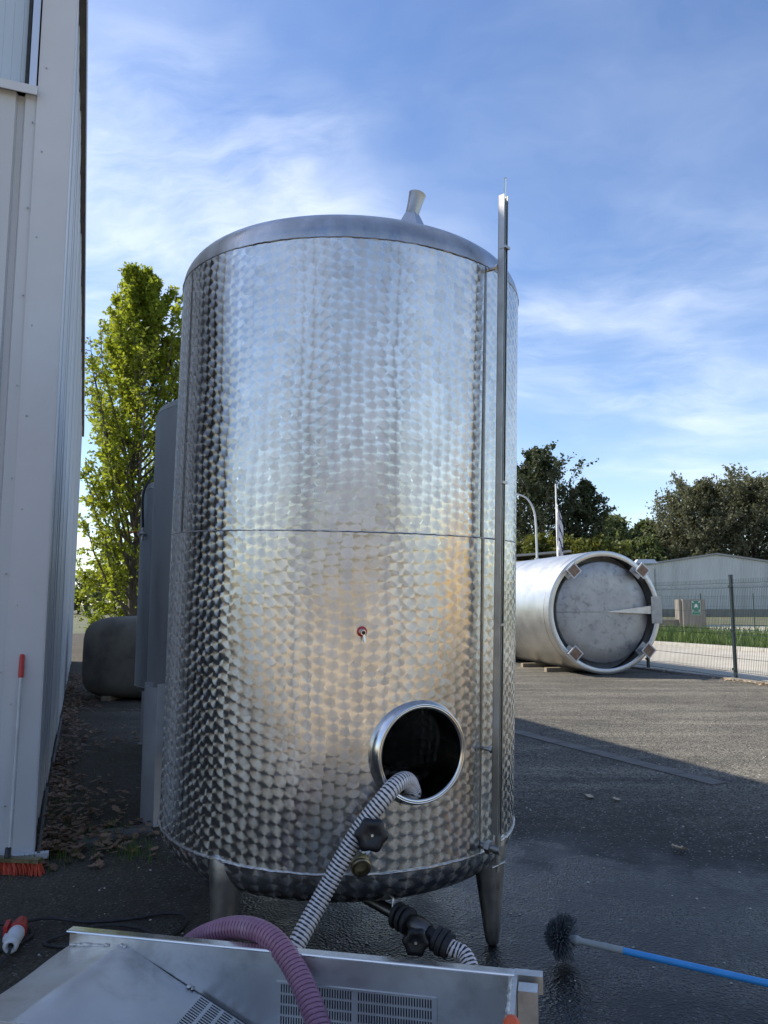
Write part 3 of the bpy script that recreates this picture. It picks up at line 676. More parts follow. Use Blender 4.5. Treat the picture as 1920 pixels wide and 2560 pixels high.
# ================================================================== STEEL TRAY (foreground)
TA = Vector((-.964, 2.501, 0)); TE = Vector((.97802, -.2085, 0)); TQ = Vector((-.2085, -.97802, 0))   # TE along, TQ towards the camera
TL, TW, TH = 1.34, .50, .60
def T3(a, b_, z): return TA + TE * a + TQ * b_ + Zv * z
TF = Matrix((TE, TQ, Zv)).transposed()
tray = thing('receiving_tray', 'long stainless steel receiving tray with slotted drain plates in the foreground', 'tray', T3(.7, .25, 0))
FZ = .30
def sheet(poly, th=.003):
    """closed sheet of metal from a planar polygon"""
    P = [Vector(p) for p in poly]; nn = (P[1] - P[0]).cross(P[2] - P[0]).normalized() * th
    return MB().prism(P, -nn)
# chute panel at the left, bent into a slope which ends at the floor
ch = MB()
rows = [0, .04, .10, .145, .16, .175, .19, .205, .25, .35, .45, .55, .66]
def zprof(a):
    if a < .15: return .560 + .012 * (a / .15)
    if a < .20: return .572 - .0 * 1 + .004 - (a - .175) ** 2 * 6 - .0035 * (a > .175)
    return .572 - (a - .20) * .46
nb = 12; vs = []
for a in rows:
    for k in range(nb + 1):
        b_ = .0006 + (TW - .0012) * k / nb; aa = a + (-.035 * (k / nb) if 0 < a else 0)
        vs.append(T3(aa, b_, zprof(a) + .002 * math.sin(a * 9 + k * .9)))
m_ = nb + 1
ch.add(vs, [(i * m_ + k, i * m_ + k + 1, (i + 1) * m_ + k + 1, (i + 1) * m_ + k) for i in range(len(rows) - 1) for k in range(nb)])
chute = ch.build('chute_panel', 'steel_tray', tray, 35)
zf = zprof(.66)
sheet([T3(.62, .004, zf + .001), T3(1.336, .004, zf - .02), T3(1.336, TW - .004, zf - .02), T3(.60, TW - .004, zf + .001)][::-1]).build('floor_panel', 'steel_tray', tray)
sheet([T3(0, 0, .555), T3(.2, 0, .50), T3(.7, 0, zf - .05), T3(TL, 0, zf - .05), T3(TL, 0, TH), T3(0, 0, TH)]).build('back_wall', 'steel_tray', tray)
sheet([T3(0, TW, .555), T3(.2, TW, .50), T3(.7, TW, zf - .05), T3(TL, TW, zf - .05), T3(TL, TW, TH), T3(0, TW, TH)][::-1]).build('front_wall', 'steel_tray', tray)
mb = MB(); mb.box(T3(TL + .008, TW / 2, (TH + zf - .05) / 2), (.016, TW, TH - zf + .05), TF); mb.build('end_wall', 'steel_tray', tray)
# folded rims
def rim(b_, s_):
    mb = MB(); mb.box(T3(TL / 2 + .03, b_ - s_ * .014, TH + .001), (TL + .08, .030, .004), TF); mb.box(T3(TL / 2 + .03, b_ - s_ * .029, TH - .016), (TL + .08, .003, .032), TF)
    mb.cyl(T3(-.01, b_ + s_ * .001, TH - .0005), T3(TL + .07, b_ + s_ * .001, TH - .0005), .0045, n=8)
    return mb.build('folded_rim', 'steel_bright', tray, 40)
rim(0, 1); rim(TW, -1)
mb = MB(); mb.box(T3(TL + .045, -.012, TH - .018), (.075, .036, .045), TF); mb.build('rim_bracket', 'steel_tray', tray)
mb = MB(); mb.cyl(T3(TL - .002, .012, TH - .01), T3(TL - .002, .012, zf), .006, n=8); mb.tube([T3(TL - .002 + random.uniform(-.002, .002), .02 + .01 * k, TH + random.uniform(-.001, .002)) for k in range(46)], .006, 6); mb.build('corner_weld', 'weld', tray, 60)
mb = MB(); mb.box(T3(TL + .045, .06, .30), (.05, .05, .60), TF); mb.build('tray_leg', 'steel_tray', tray)
for a, b_ in ((.08, .05), (.08, TW - .05), (TL + .045, TW - .06)):
    z = .56 if a < .5 else .60
    MB().box(T3(a, b_, z / 2 - .005), (.04, .04, z - .01), TF).build('tray_leg', 'steel_tray', tray)
MB().lathe([(.0005, .05), (.012, .047), (.020, .036), (.023, .015), (.023, -.03)], T3(TL + .012, .255, TH - .028), (0, 0, 1), 24).build('rubber_cap', 'orange_cap', tray, 60)
# tack welds on the joint between chute and back wall
for a in (.176, .40, .60):
    MB().lathe([(.0005, .006), (.005, .005), (.008, 0)], T3(a, .006, zprof(a) + .003), (0, -.3, 1), 10).lathe([(.0005, .005), (.004, .004), (.006, 0)], T3(a + .012, .006, zprof(a + .012) + .003), (0, -.3, 1), 10).build('tack_weld', 'weld', tray, 60)
mb = MB(); rnd = random.Random(5)
mb.tube([T3(.005 + .0062 * k, .006, zprof(.0062 * k) + .003 + rnd.uniform(-.0015, .0015)) for k in range(22)], [.0035 + rnd.uniform(0, .003) * (k < 12) for k in range(22)], 7); mb.build('rough_weld', 'weld', tray, 60)
mb = MB(); mb.tube([T3(.18 + .02 * k, .0045, zprof(.18 + .02 * k) + .0006) for k in range(23)], .0007, 5); mb.build('joint_line', 'painted_void', tray, 60)
# slotted drain plate: raised bars over a sheet painted black as the shade behind the slots
def grate(name, o, ex, ey, en, wd, ht, nx, ny, parent):
    o, ex, ey, en = Vector(o), Vector(ex).normalized(), Vector(ey).normalized(), Vector(en).normalized()
    rot = Matrix((ex, ey, en)).transposed()
    bk = MB().box(o + ex * wd / 2 + ey * ht / 2 + en * .0015, (wd, ht, .002), rot).build(name, 'painted_void', parent)
    mb = MB(); rh = ht / ny
    for j in range(ny + 1): mb.box(o + ex * wd / 2 + ey * (rh * j) + en * .004, (wd + .006, rh * .20, .0035), rot)
    px = wd / nx
    for i in range(nx + 1):
        mb.box(o + ex * (px * i) + ey * ht / 2 + en * .0036, (px * (.50 if i % 30 else 1.5), ht, .003), rot)
    b_ = mb.build('slotted_plate', 'steel_tray', bk); b_['kind'] = 'stuff'
    return bk
grate('drain_grate', T3(.675, .001, .405), TE, Zv, TQ, .455, .115, 60, 4, tray)
sl = (T3(.66, .2, zf) - T3(.50, .2, zprof(.50))).normalized()
# floor grate in the chute slope's lower end
en = TQ.cross(sl); en = en if en.z > 0 else -en
o_ = T3(.44, .02, zprof(.44) + .0015)
rot = Matrix((sl, TQ, en)).transposed()
fl = MB().box(o_ + sl * .10 + TQ * .22 + en * .001, (.20, .44, .002), rot).build('floor_grate', 'painted_void', tray)  # black sheet paints the darkness below the floor slots
mb = MB()
for j in range(6): mb.box(o_ + sl * (.04 * j) + TQ * .22 + en * .0036, (.010, .446, .0035), rot)
for i in range(41): mb.box(o_ + sl * .10 + TQ * (.011 * i) + en * .0032, (.20, .0055, .003), rot)
q = mb.build('slotted_plate', 'steel_tray', fl); q['kind'] = 'stuff'
# ================================================================== GREY TANKS IN THE ROW BEHIND
def grey_tank(c, r, zb, zt, label, legth, name='storage_tank'):
    c = Vector(c); t = thing(name, label, 'tank', c, 'grey tanks behind the swirled tank')
    MB().lathe([(r, zb), (r, zb + (zt - zb) * .5), (r, zt)], c, n=96).build('shell', 'steel_grey', t, 60)
    MB().lathe([(r - .001, zt), (r - .02, zt + .05), (r - .10, zt + .10), (r * .5, zt + .18), (.001, zt + .2)], c, n=96).build('top_dome', 'steel_grey', t, 60)
    MB().lathe([(r - .001, zb), (r - .05, zb - .05), (r * .5, zb - .10), (.001, zb - .12)], c, n=96).build('bottom_dome', 'steel_grey', t, 60)
    for z in (zb, zt): MB().lathe([(r + .004 * math.cos(a), z + .004 * math.sin(a)) for a in [k * math.pi / 3 for k in range(7)]], c, n=96).build('weld_seam', 'weld', t, 60)
    for th in legth:
        o = Vector((math.cos(th), math.sin(th), 0)); s_ = Vector((-o.y, o.x, 0)); rot = Matrix((s_, o, Zv)).transposed()
        L = MB(); L.box(c + o * (r + .055) + Zv * (zb + .42) / 2, (.21, .012, zb + .42), rot); L.box(c + o * (r - .005) + s_ * .10 + Zv * (zb + .45) / 2, (.012, .13, zb + .45), rot)
        L.box(c + o * (r - .005) - s_ * .10 + Zv * (zb + .45) / 2, (.012, .13, zb + .45), rot)
        lg = L.build('leg', 'galva', t)
        MB().box(c + o * (r - .03) + Zv * .006, (.26, .20, .012), rot).build('foot_plate', 'galva', lg)
    return t
t2 = grey_tank((-1.07, 6.50, 0), .86, .56, 3.13, 'smooth grey steel tank directly behind the swirled tank', [R_(-137), R_(-47), R_(43), R_(133)])
t3 = grey_tank((-2.02, 8.85, 0), .76, .72, 2.85, 'shorter grey steel tank standing farthest back in the row', [R_(-115), R_(-25), R_(65), R_(155)])
# sampling tube on the far tank
o = Vector((math.cos(R_(-140)), math.sin(R_(-140)), 0)); c3 = Vector((-2.02, 8.85, 0))
MB().tube(spline([c3 + o * .70 + Zv * 3.0, c3 + o * .80 + Zv * 2.8, c3 + o * .79 + Zv * 2.4], .05), .014, 8).build('sight_hose', 'black_plastic', t3, 60)
tv = MB().cyl(c3 + o * .76 + Zv * 2.36, c3 + o * .84 + Zv * 2.36, .03, n=12).cyl(c3 + o * .80 + Zv * 2.28, c3 + o * .80 + Zv * 2.42, .022, n=12).build('ball_valve', 'steel', t3, 50)
MB().box(c3 + o * .84 + Vector((-.06, 0, 2.37)), (.12, .02, .012)).build('red_lever', 'red', tv)
# slabs under the leg
for c, sx, sy, a in (((-1.83, 5.60, .012), .40, .20, .5), ((-1.97, 5.42, .010), .22, .18, .35)):
    o_ = MB().box(c, (sx, sy, .024), rz(a), (.98, .97)).build('paving_slab', 'slab', origin=c)
    tag(o_, 'broken flat paving slab under the grey tank leg' if sx > .3 else 'small broken paving slab beside the larger slab', 'slab')

# ================================================================== FIBREGLASS TANK LYING BY THE WALL
def superell(c, a, b_, h, e, n=40, m=24, rot=0.0):
    mb = MB(); vs = []; sg = lambda v, p: math.copysign(abs(v) ** p, v)
    for j in range(m + 1):
        ph = -math.pi / 2 + math.pi * j / m
        for k in range(n):
            th = 2 * math.pi * k / n
            vs.append(Vector(c) + rz(rot) @ Vector((a * sg(math.cos(ph), e) * sg(math.cos(th), e), b_ * sg(math.cos(ph), e) * sg(math.sin(th), e), h * sg(math.sin(ph), e))))
    mb.add(vs, [(j * n + k, j * n + (k + 1) % n, (j + 1) * n + (k + 1) % n, (j + 1) * n + k) for j in range(m) for k in range(n)])
    return mb
fc = Vector((-4.0, 13.75, .70))
fib = thing('fibreglass_tank', 'dull brown rounded fibreglass tank lying at the end of the passage', 'tank', (fc.x, fc.y, 0))
superell(fc, 1.06, .95, .69, .42, rot=-.16).build('body', 'fibre', fib, 80)
for s_ in (-.5, .5): MB().box(fc + Vector((s_, 0, -.66)), (.14, 1.5, .08), rz(-.16)).build('bearer', 'wood', fib)

# ================================================================== LYING TANK
LR = 1.40; la = R_(-13); LA = Vector((math.sin(la), math.cos(la), 0)); LC = Vector((5.06, 17.75, LR + .012))
LS = Vector((LA.y, -LA.x, 0))
def LT(ang, r, h): return LC + LA * h + (LS * math.cos(ang) + Zv * math.sin(ang)) * r
lt = thing('lying_tank', 'huge steel tank lying on its side beside the mesh fence', 'tank', (LC.x, LC.y, 0))
MB().lathe([(LR, .26), (LR, 2.0), (LR, 4.0), (LR, 6.2), (LR - .1, 6.35), (LR * .6, 6.55), (.001, 6.62)], LC, LA, 128, ref=LS).build('shell', 'steel_lying', lt, 50)
for h_ in (.255, 3.1): MB().lathe([(LR + .001, h_ - .01), (LR + .005, h_), (LR + .001, h_ + .01)], LC, LA, 128).build('weld_seam', 'weld_dark', lt, 60)
sk = MB().lathe([(LR + .001, .25), (LR + .001, .0), (LR - .005, -.004), (LR - .115, -.004), (LR - .12, .0), (LR - .12, .015), (LR - .02, .02), (LR - .02, .25)], LC, LA, 128, ref=LS).build('skirt_ring', 'steel_lying', lt, 40)
MB().lathe([(1.375, .55), (1.30, .56), (1.17, .50), (1.165, .14), (1.14, .115), (.8, .10), (.4, .09), (.001, .085)], LC, LA, 128, ref=LS).build('end_plate', 'steel_end', lt, 50)
MB().tube([LT(math.pi, 1.14, .113), LT(math.pi, .6, .095), LT(math.pi, .05, .085)], .006, 6).build('plate_seam', 'weld_dark', lt, 60)
# wedge drain channel from the middle to the rim
wd = MB(); wd.prism([LT(0, .05, .05), LT(0, 1.24, -.01) - Zv * .05, LT(0, 1.24, -.01) + Zv * .15], LA * .06); wd.build('drain_wedge', 'steel_tray', lt)
MB().box(LT(R_(2), 1.31, -.016), (.27, .012, .62), Matrix((LS, LA, Zv)).transposed()).build('cover_plate', 'steel_end', lt)
for k, ang in enumerate((R_(48), R_(133), R_(226), R_(317))):
    ex = LS * math.cos(ang) + Zv * math.sin(ang); ey = -LS * math.sin(ang) + Zv * math.cos(ang)
    rot = Matrix((ey, LA, ex)).transposed(); c = LT(ang, LR - .13, 0)
    br = MB().box(c + LA * .02, (.30, .03, .24), rot).build('foot_bracket', 'steel_end', lt)
    MB().cyl(c, c - LA * .22, .055, n=20).build('foot_post', 'steel_lying', br, 50)
    fp = MB(); q = c - LA * .235; fp.box(q, (.27, .02, .27), rot @ Matrix.Rotation(R_(0), 3, 'Y')); fp.build('foot_plate', 'galva', br)
    fr_ = MB(); fr_.box(q - LA * .0125, (.21, .006, .21), rot); fr_.build('rusty_face', 'rust', br)
# steel nameplate band and packing timbers
for k, (h, off) in enumerate(((.9, -.55), (2.3, -.45))):
    c = LC + LA * h; c.z = .06
    o_ = MB().box((c.x - .55, c.y, .05), (1.0, .14, .10), rz(-la)).build('timber_bearer', 'wood', origin=(c.x - .55, c.y, 0))
    tag(o_, 'front timber packing the lying tank' if k == 0 else 'rear timber packing the lying tank', 'timber', 'timbers under the lying tank')

# ================================================================== MESH FENCE
def mesh_fence(name, p0, dirv, span, n, h, label, mat, wire, fine=True, group=None):
    p0 = Vector(p0); dv = Vector(dirv).normalized(); sd_ = Vector((-dv.y, dv.x, 0)); rot = Matrix((dv, sd_, Zv)).transposed()
    f = thing(name, label, 'fence', p0, group)
    for k in range(n + 1):
        c = p0 + dv * span * k
        MB().box(c + Zv * (h + .05) / 2, (.06, .06, h + .05), rot).box(c + Zv * (h + .06), (.068, .068, .02), rot).build('post', mat, f)
        if fine:
            for z in (.22, 1.05, h - .18): MB().box(c + Zv * z - sd_ * .03, (.10, .035, .05), rot).build('clip', mat, f)
    for k in range(n):
        mb = MB(); a = p0 + dv * (span * k + .04); step = .05 if fine else .10; m_ = int((span - .08) / step)
        folds = (.12, 1.0, h - .16)
        zs = [(.03, 0)]
        for z in folds: zs += [(z - .05, 0), (z, .045), (z + .05, 0)]
        zs += [(h - .02, 0)]
        for i in range(m_ + 1):
            b_ = a + dv * (step * i)
            vs = []
            for z, o in zs:
                q = b_ + Zv * z - sd_ * o
                vs += [q - dv * wire, q + dv * wire, q + sd_ * wire * 1.6]
            fs = []
            for j in range(len(zs) - 1):
                for e in range(3): fs.append((3 * j + e, 3 * j + (e + 1) % 3, 3 * j + 3 + (e + 1) % 3, 3 * j + 3 + e))
            mb.add(vs, fs)
        for z in (.05, .07 + .1, .45, .95, 1.05, 1.45, h - .21, h - .11):
            if z < h: mb.box(a + dv * (span - .08) / 2 + Zv * z, (span - .08, wire * 1.8, wire * 2.2), rot)
        mb.build('wire_panel', mat, f)
    return f
mesh_fence('mesh_fence', (5.06, 25.9, 0), (.8, -3.1, 0), 3.2, 5, 2.15, 'dark green welded mesh fence along the yard kerb', 'fence', .0040)
mesh_fence('mesh_fence', (13.8, 49.2, 0), (1, -.28, 0), 2.95, 5, 2.15, 'thin green mesh fence across the road before the grey hall', 'fence_far', .004, False)

# ================================================================== BEYOND THE FENCE
# assembly point sign on a concrete block
blk = Vector((18.75, 47.3, 0))
o_ = MB().box(blk + Zv * .93, (1.35, .9, 1.86), None, (.99, .97)).box(blk + Vector((-.78, .1, .93)), (.12, .7, 1.84)).build('concrete_cabin', 'concrete', origin=blk)
tag(o_, 'small brown concrete cabin carrying the green sign', 'cabin')
sg = thing('assembly_sign', 'green assembly point sign with white arrows and figures on the cabin', 'sign', blk + Vector((.06, -.47, .9)))
c = blk + Vector((.10, -.475, 1.36))
pl_ = MB().box(c, (.56, .02, .88)).build('plate', 'sign_green', sg)
mb = MB()
for dx in (-.268, .268): mb.box(c + Vector((dx, -.012, 0)), (.012, .006, .87))
for dz in (-.43, .43, -.26): mb.box(c + Vector((0, -.012, dz)), (.55, .006, .012))
mb.build('border', 'white_paint', pl_)
for sx in (-1, 1):
    for sz in (-1, 1):
        q = c + Vector((sx * .185, -.013, .085 + sz * .255)); d_ = Vector((-sx, 0, -sz)).normalized(); p_ = Vector((d_.z, 0, -d_.x))
        MB().prism([q + d_ * .07, q - d_ * .0 + p_ * .06, q - p_ * .06], (0, -.004, 0)).prism([q - d_ * .06 + p_ * .02, q + d_ * .01 + p_ * .02, q + d_ * .01 - p_ * .02, q - d_ * .06 - p_ * .02], (0, -.004, 0)).build('arrow', 'white_paint', pl_)
for dx, dz, s_ in ((-.085, .03, .8), (.085, .03, .8), (-.03, .09, .9), (.04, .10, .9)):
    q = c + Vector((dx, -.014, dz + .05))
    MB().lathe([(.0005, 0), (.028 * s_, 0)], q + Zv * .075 * s_, (0, -1, 0), 12).prism([q + Vector((-.04 * s_, 0, .04 * s_)), q + Vector((.04 * s_, 0, .04 * s_)), q + Vector((.025 * s_, 0, -.12 * s_)), q + Vector((-.025 * s_, 0, -.12 * s_))], (0, -.003, 0)).build('figure', 'white_paint', pl_)
# low barrier
o_ = MB().box((16.2, 47.5, .30), (3.6, .5, .5)).box((16.2, 47.45, .60), (3.7, .6, .10)).build('low_wall', 'concrete', origin=(16.2, 47.5, 0))
tag(o_, 'low concrete wall with pale top left of the cabin', 'wall')
# grey hall
hb = Vector((43.2, 100, 0)); hw = thing('grey_hall', 'long pale grey corrugated hall with shallow gable beyond the fence', 'building', hb)
HW, HE, HR = 21.0, 4.85, 7.9
prof = []
mb = MB(); n = 240; vs = []
for i in range(n + 1):
    x = -HW + 2 * HW * i / n; dpt = -.06 if i % 2 else 0; zt = HE + (HR - HE) * (1 - abs(x) / HW)
    vs += [hb + Vector((x, dpt, .9)), hb + Vector((x, dpt, zt))]
mb.add(vs, [(2 * i, 2 * i + 2, 2 * i + 3, 2 * i + 1) for i in range(n)]); mb.build('gable_cladding', 'hall_clad', hw)
MB().box(hb + Vector((0, .1, .45)), (2 * HW, .3, .95)).build('plinth', 'concrete', hw)
MB().prism([hb + Vector((-HW - .3, -.25, HE - .02)), hb + Vector((0, -.25, HR + .03)), hb + Vector((HW + .3, -.25, HE - .02)), hb + Vector((HW + .3, -.25, HE + .2)), hb + Vector((0, -.25, HR + .26)), hb + Vector((-HW - .3, -.25, HE + .2))], (0, 26, 0)).build('roof', 'roof', hw)
MB().box(hb + Vector((-HW + .1, 13, 2.4)), (.1, 26, 4.8)).box(hb + Vector((HW - .1, 13, 2.4)), (.1, 26, 4.8)).build('side_wall', 'hall_clad', hw)
MB().cyl(hb + Vector((-8.1, -.12, .9)), hb + Vector((-8.1, -.12, 6.1)), .06, n=8).build('downpipe', 'roof', hw, 50)
MB().box(hb + Vector((-9.2, .2, 7.05)), (3.0, 1.2, .55), None, (.7, .7)).build('roof_vent', 'galva', hw)
# low grey-roofed building left of the flag
lb = thing('low_building', 'low building with grey roof behind the lying tank', 'building', (8.6, 50, 0))
MB().box((8.6, 52.5, 2.2), (9, 4, 4.4)).build('wall', 'beige', lb)
MB().prism([(3.6, 50, 4.25), (12.2, 50, 4.95), (12.2, 50, 5.08), (3.6, 50, 4.4)], (0, 5, 0)).build('roof', 'roof', lb)
# lamp post
lp = Vector((7.98, 40, 0)); lmp = thing('street_lamp', 'pale curved street lamp rising behind the lying tank', 'street lamp', lp)
pts = [lp, lp + Vector((-.02, 0, 3)), lp + Vector((-.04, 0, 5.6)), lp + Vector((-.15, 0, 6.5)), lp + Vector((-.45, 0, 7.05)), lp + Vector((-.85, 0, 7.27)), lp + Vector((-1.3, 0, 7.34))]
sp_ = spline(pts, .1); MB().tube(sp_, [.075 - .03 * i / len(sp_) for i in range(len(sp_))], 10).build('pole', 'galva', lmp, 60)
MB().box(lp + Vector((-1.55, 0, 7.36)), (.6, .22, .12), None, (.8, .7)).build('lamp_head', 'galva', lmp)
MB().box(lp + Vector((-.03, 0, 3.9)), (.2, .2, .1)).build('band', 'galva', lmp)
# flag
fp0 = Vector((9.03, 40, 0)); fl = thing('banner_flag', 'white banner flag with dark stripes furled on its pole', 'flag', fp0)
MB().cyl(fp0, fp0 + Zv * 7.85, .055, .04, 10).build('pole', 'white_paint', fl, 60)
mb = MB(); n = 40; vs = []
for j in range(n + 1):
    z = 7.0 - 4.3 * j / n; wd_ = (.10 + .30 * math.sin(min(1, j / n * 3.2) * math.pi / 2)) * (1 - .45 * j / n)
    for k in range(7):
        t = k / 6; vs.append(fp0 + Vector((-.03 + wd_ * t, .06 * math.sin(t * 9 + j * .35) - .06, z + .10 * t * math.sin(j * .4) - .45 * t)))
mb.add(vs, []); 
for j in range(n):
    for k in range(6):
        mb.f.append((j * 7 + k, j * 7 + k + 1, j * 7 + 8 + k, j * 7 + 7 + k)); mb.mi.append(1 if ((j + 6 - k) % 7 < 2 and k > 1) else 0)
ban = mb.build('banner', ['flag', 'flag_dark'], fl, 80)
sm = ban.modifiers.new('thick', 'SOLIDIFY'); sm.thickness = .012
MB().lathe([(.0005, .16), (.07, .10), (.11, 0), (.07, -.12), (.0005, -.18)], fp0 + Vector((.02, -.02, 2.75)), (0, 0, 1), 12).build('knot', 'flag', fl, 60)

# ================================================================== TREES
def rand_unit(r):
    while True:
        v = Vector((r.uniform(-1, 1), r.uniform(-1, 1), r.uniform(-1, 1)))
        if .05 < v.length < 1: return v.normalized()
def leaf_quads(mb, pos, size, r, up=.3, n=1, spread=0.0):
    for _ in range(n):
        p = pos + rand_unit(r) * r.uniform(0, spread) if spread else pos
        a = rand_unit(r); nrm = (rand_unit(r) + Vector((0, 0, up))).normalized(); a = (a - nrm * a.dot(nrm)).normalized(); b_ = nrm.cross(a)
        s_ = size * r.uniform(.65, 1.3); L = s_; wdt = s_ * .34
        mb.add([p, p + a * L * .45 + b_ * wdt + nrm * s_ * .06, p + a * L, p + a * L * .45 - b_ * wdt + nrm * s_ * .06], [(0, 1, 2, 3)])
def tree(name, label, base, h, wdt, mat, seed, style, leaf=.16, dens=1.0, group=None, cat='tree', low=.12, trunk=.0):
    r = random.Random(seed); base = Vector(base); t = thing(name, label, cat, base, group)
    tr = MB(); crown = MB()
    tr_r = trunk or h * .016
    lean = Vector((r.uniform(-.02, .02), r.uniform(-.02, .02), 1))
    N_ = 10; tp = [base + lean * (h * (.80 if style == 'column' else .88) * k / N_) + Vector((r.uniform(-1, 1), r.uniform(-1, 1), 0)) * h * .004 * min(k, 5) for k in range(N_ + 1)]
    tp[0] = base
    tr.tube(tp, [tr_r * (1 - .9 * k / N_) for k in range(N_ + 1)], 9)
    nb_ = int(70 * dens) if style != 'shrub' else int(34 * dens)
    for i in range(nb_):
        f = low + (1 - low) * ((i + r.random()) / nb_) ** .92; z = h * f * .94
        az = i * 2.399 + r.uniform(-.5, .5)
        if style == 'column':     # upright branches hugging the stem
            env = wdt * (.75 + .25 * min(1, f / .3)) * (1 if f < .42 else max(.16, 1 - ((f - .42) / .58) ** 1.15 * .86)); L = env * r.uniform(.8, 1.3); rise = r.uniform(1.6, 2.6)
        elif style == 'loose':    # ascending layered limbs, ragged outline
            env = wdt * math.sin(math.pi * min(1, (f * .86 + .16))) ** .7; L = env * r.uniform(.55, 1.2); rise = r.uniform(.6, 1.35)
        else:
            env = wdt * math.sqrt(max(.05, 1 - (2 * f - .9) ** 2)); L = env * r.uniform(.7, 1.1); rise = r.uniform(.2, .8)
        st = base + lean * z * (.82 if style == 'column' else .92); o = Vector((math.cos(az), math.sin(az), 0))
        pts = []; m_ = 6
        for k in range(m_ + 1):
            q = k / m_; pts.append(st + o * L * q ** (.75 if style == 'column' else .95) + Zv * L * rise * q ** 1.2 + Vector((r.uniform(-1, 1), r.uniform(-1, 1), r.uniform(-1, 1))) * L * .035 * q)
        br0 = max(.012, tr_r * .42 * (1 - f * .75)); tr.tube(pts, [br0 * (1 - .85 * k / m_) for k in range(m_ + 1)], 5)
        # twigs with leaves
        nt_ = int(11 * dens) if style != 'shrub' else 9
        for j in range(nt_):
            q = r.uniform(.25, 1.0); k = min(m_ - 1, int(q * m_)); p = pts[k].lerp(pts[k + 1], q * m_ - k)
            dv = (rand_unit(r) * (.7 if style == 'loose' else 1) + o * .5 + Zv * (.9 if style == 'column' else .7 if style == 'loose' else .35)).normalized(); tl = L * (r.uniform(.2, .5) if style == 'loose' else r.uniform(.14, .34))
            tw = [p, p + dv * tl * .5 + rand_unit(r) * tl * .08, p + dv * tl]
            tr.tube(tw, [br0 * .3, br0 * .2, br0 * .08], 3, False)
            nl = int((8 if style == 'loose' else 12 * (.62 + .5 * f) if style == 'column' else 12) * dens)
            for _ in range(nl):
                s_ = r.random() ** .7; leaf_quads(crown, p + dv * tl * s_ + rand_unit(r) * r.uniform(0, leaf * 1.3), leaf, r)
    tr.build('trunk', 'bark', t, 60); crown.build('crown', mat, t)
    return t
tree('hornbeam_tree', 'tall narrow bright green tree between the hall and the tanks', (-8.75, 27.0, 0), 17.0, 1.9, 'leaf_lime', 11, 'column', .15, 1.75, low=.05, trunk=.17)
for k, (x, y, h, w_) in enumerate(((-10.2, 29.5, 4.2, 1.6), (-7.2, 30.0, 3.6, 1.5))):
    tree('hedge_bush', ('sprouting green bush left of the narrow tree trunk', 'sprouting green bush right of the narrow tree trunk')[k], (x, y, 0), h, w_, 'leaf_lime', 40 + k, 'shrub', .14, 1.3, 'bushes under the narrow tree', 'bush', .03)
tree('poplar_tree', 'tallest dark tree standing behind the flag', (12.6, 62, 0), 16.3, 3.2, 'leaf_dark', 21, 'loose', .27, 1.5, 'dark trees behind the flag')
tree('poplar_tree', 'dark tree right of the flag, second of the dark group', (16.3, 63, 0), 13.4, 2.2, 'leaf_dark', 22, 'loose', .26, 1.35, 'dark trees behind the flag')
tree('poplar_tree', 'dark tree partly hidden by the swirled tank edge', (9.6, 66, 0), 13.0, 2.6, 'leaf_dark', 23, 'loose', .27, 1.3, 'dark trees behind the flag')
tree('willow_tree', 'pale green slender tree in the gap above the hall', (40.3, 134, 0), 18.5, 3.6, 'leaf_pale', 31, 'loose', .75, 1.2, 'far trees above the hall')
tree('round_tree', 'mid green bushy tree in the gap beside the pale tree', (47.0, 136, 0), 17.5, 5.5, 'leaf_mid', 32, 'shrub', .8, 2.0, 'far trees above the hall')
tree('round_tree', 'olive green low tree at the foot of the big right tree', (53.0, 140, 0), 15.5, 5.5, 'leaf_pale', 36, 'shrub', .8, 1.8, 'far trees above the hall')
tree('big_tree', 'broad grey green tree rising behind the hall gable', (53.5, 130, 0), 24.5, 7.6, 'leaf_olive', 33, 'loose', .46, 1.75, 'big trees behind the grey hall')
tree('big_tree', 'tall grey green tree at the right edge of the picture', (63.5, 132, 0), 26.0, 7.4, 'leaf_olive', 34, 'loose', .46, 1.75, 'big trees behind the grey hall')
HB = ('under the curved street lamp', 'between the lamp and the flag', 'right of the flag pole foot', 'under the second dark tree')
for k, (x, y, h) in enumerate(((8.3, 57, 4.9), (11.2, 57, 5.2), (13.4, 57, 4.8), (16.0, 58, 5.0))):
    tree('hedge_bush', 'yellow green bush ' + HB[k], (x, y, 0), h + 2.2, 2.3, 'leaf_hedge', 50 + k, 'shrub', .30, 1.5, 'yellow green bushes before the dark trees', 'bush', .05)
HC = ('left of the hall roof vent', 'above the hall roof vent', 'above the hall ridge')
for k, (x, y, h, w_) in enumerate(((36.0, 128, 12.5, 4.5), (43.0, 128, 13.5, 5), (50.5, 128, 12.5, 5))):
    tree('hedge_bush', 'green hedge bush showing ' + HC[k], (x, y, 0), h, w_, ('leaf_hedge', 'leaf_mid', 'leaf_olive')[k], 60 + k, 'shrub', .6, 1.8, 'hedge bushes above the hall roof', 'bush', .05)

rt = random.Random(77); mb = MB()
for k in range(70):
    c = Vector((rt.uniform(-75, 33), rt.uniform(118, 132), 0)); hh_ = rt.uniform(5.0, 9.5); ww = rt.uniform(2.5, 4.5)
    for _ in range(150):
        u = rand_unit(rt); q = rt.random() ** .4
        leaf_quads(mb, c + Vector((u.x * ww * q, u.y * ww * q, max(.1, hh_ * .5 + u.z * hh_ * .5 * q))), 1.15, rt)
tag(mb.build('treeline', 'leaf_mid'), 'distant green treeline closing the horizon behind the tanks', 'trees', kind='stuff')

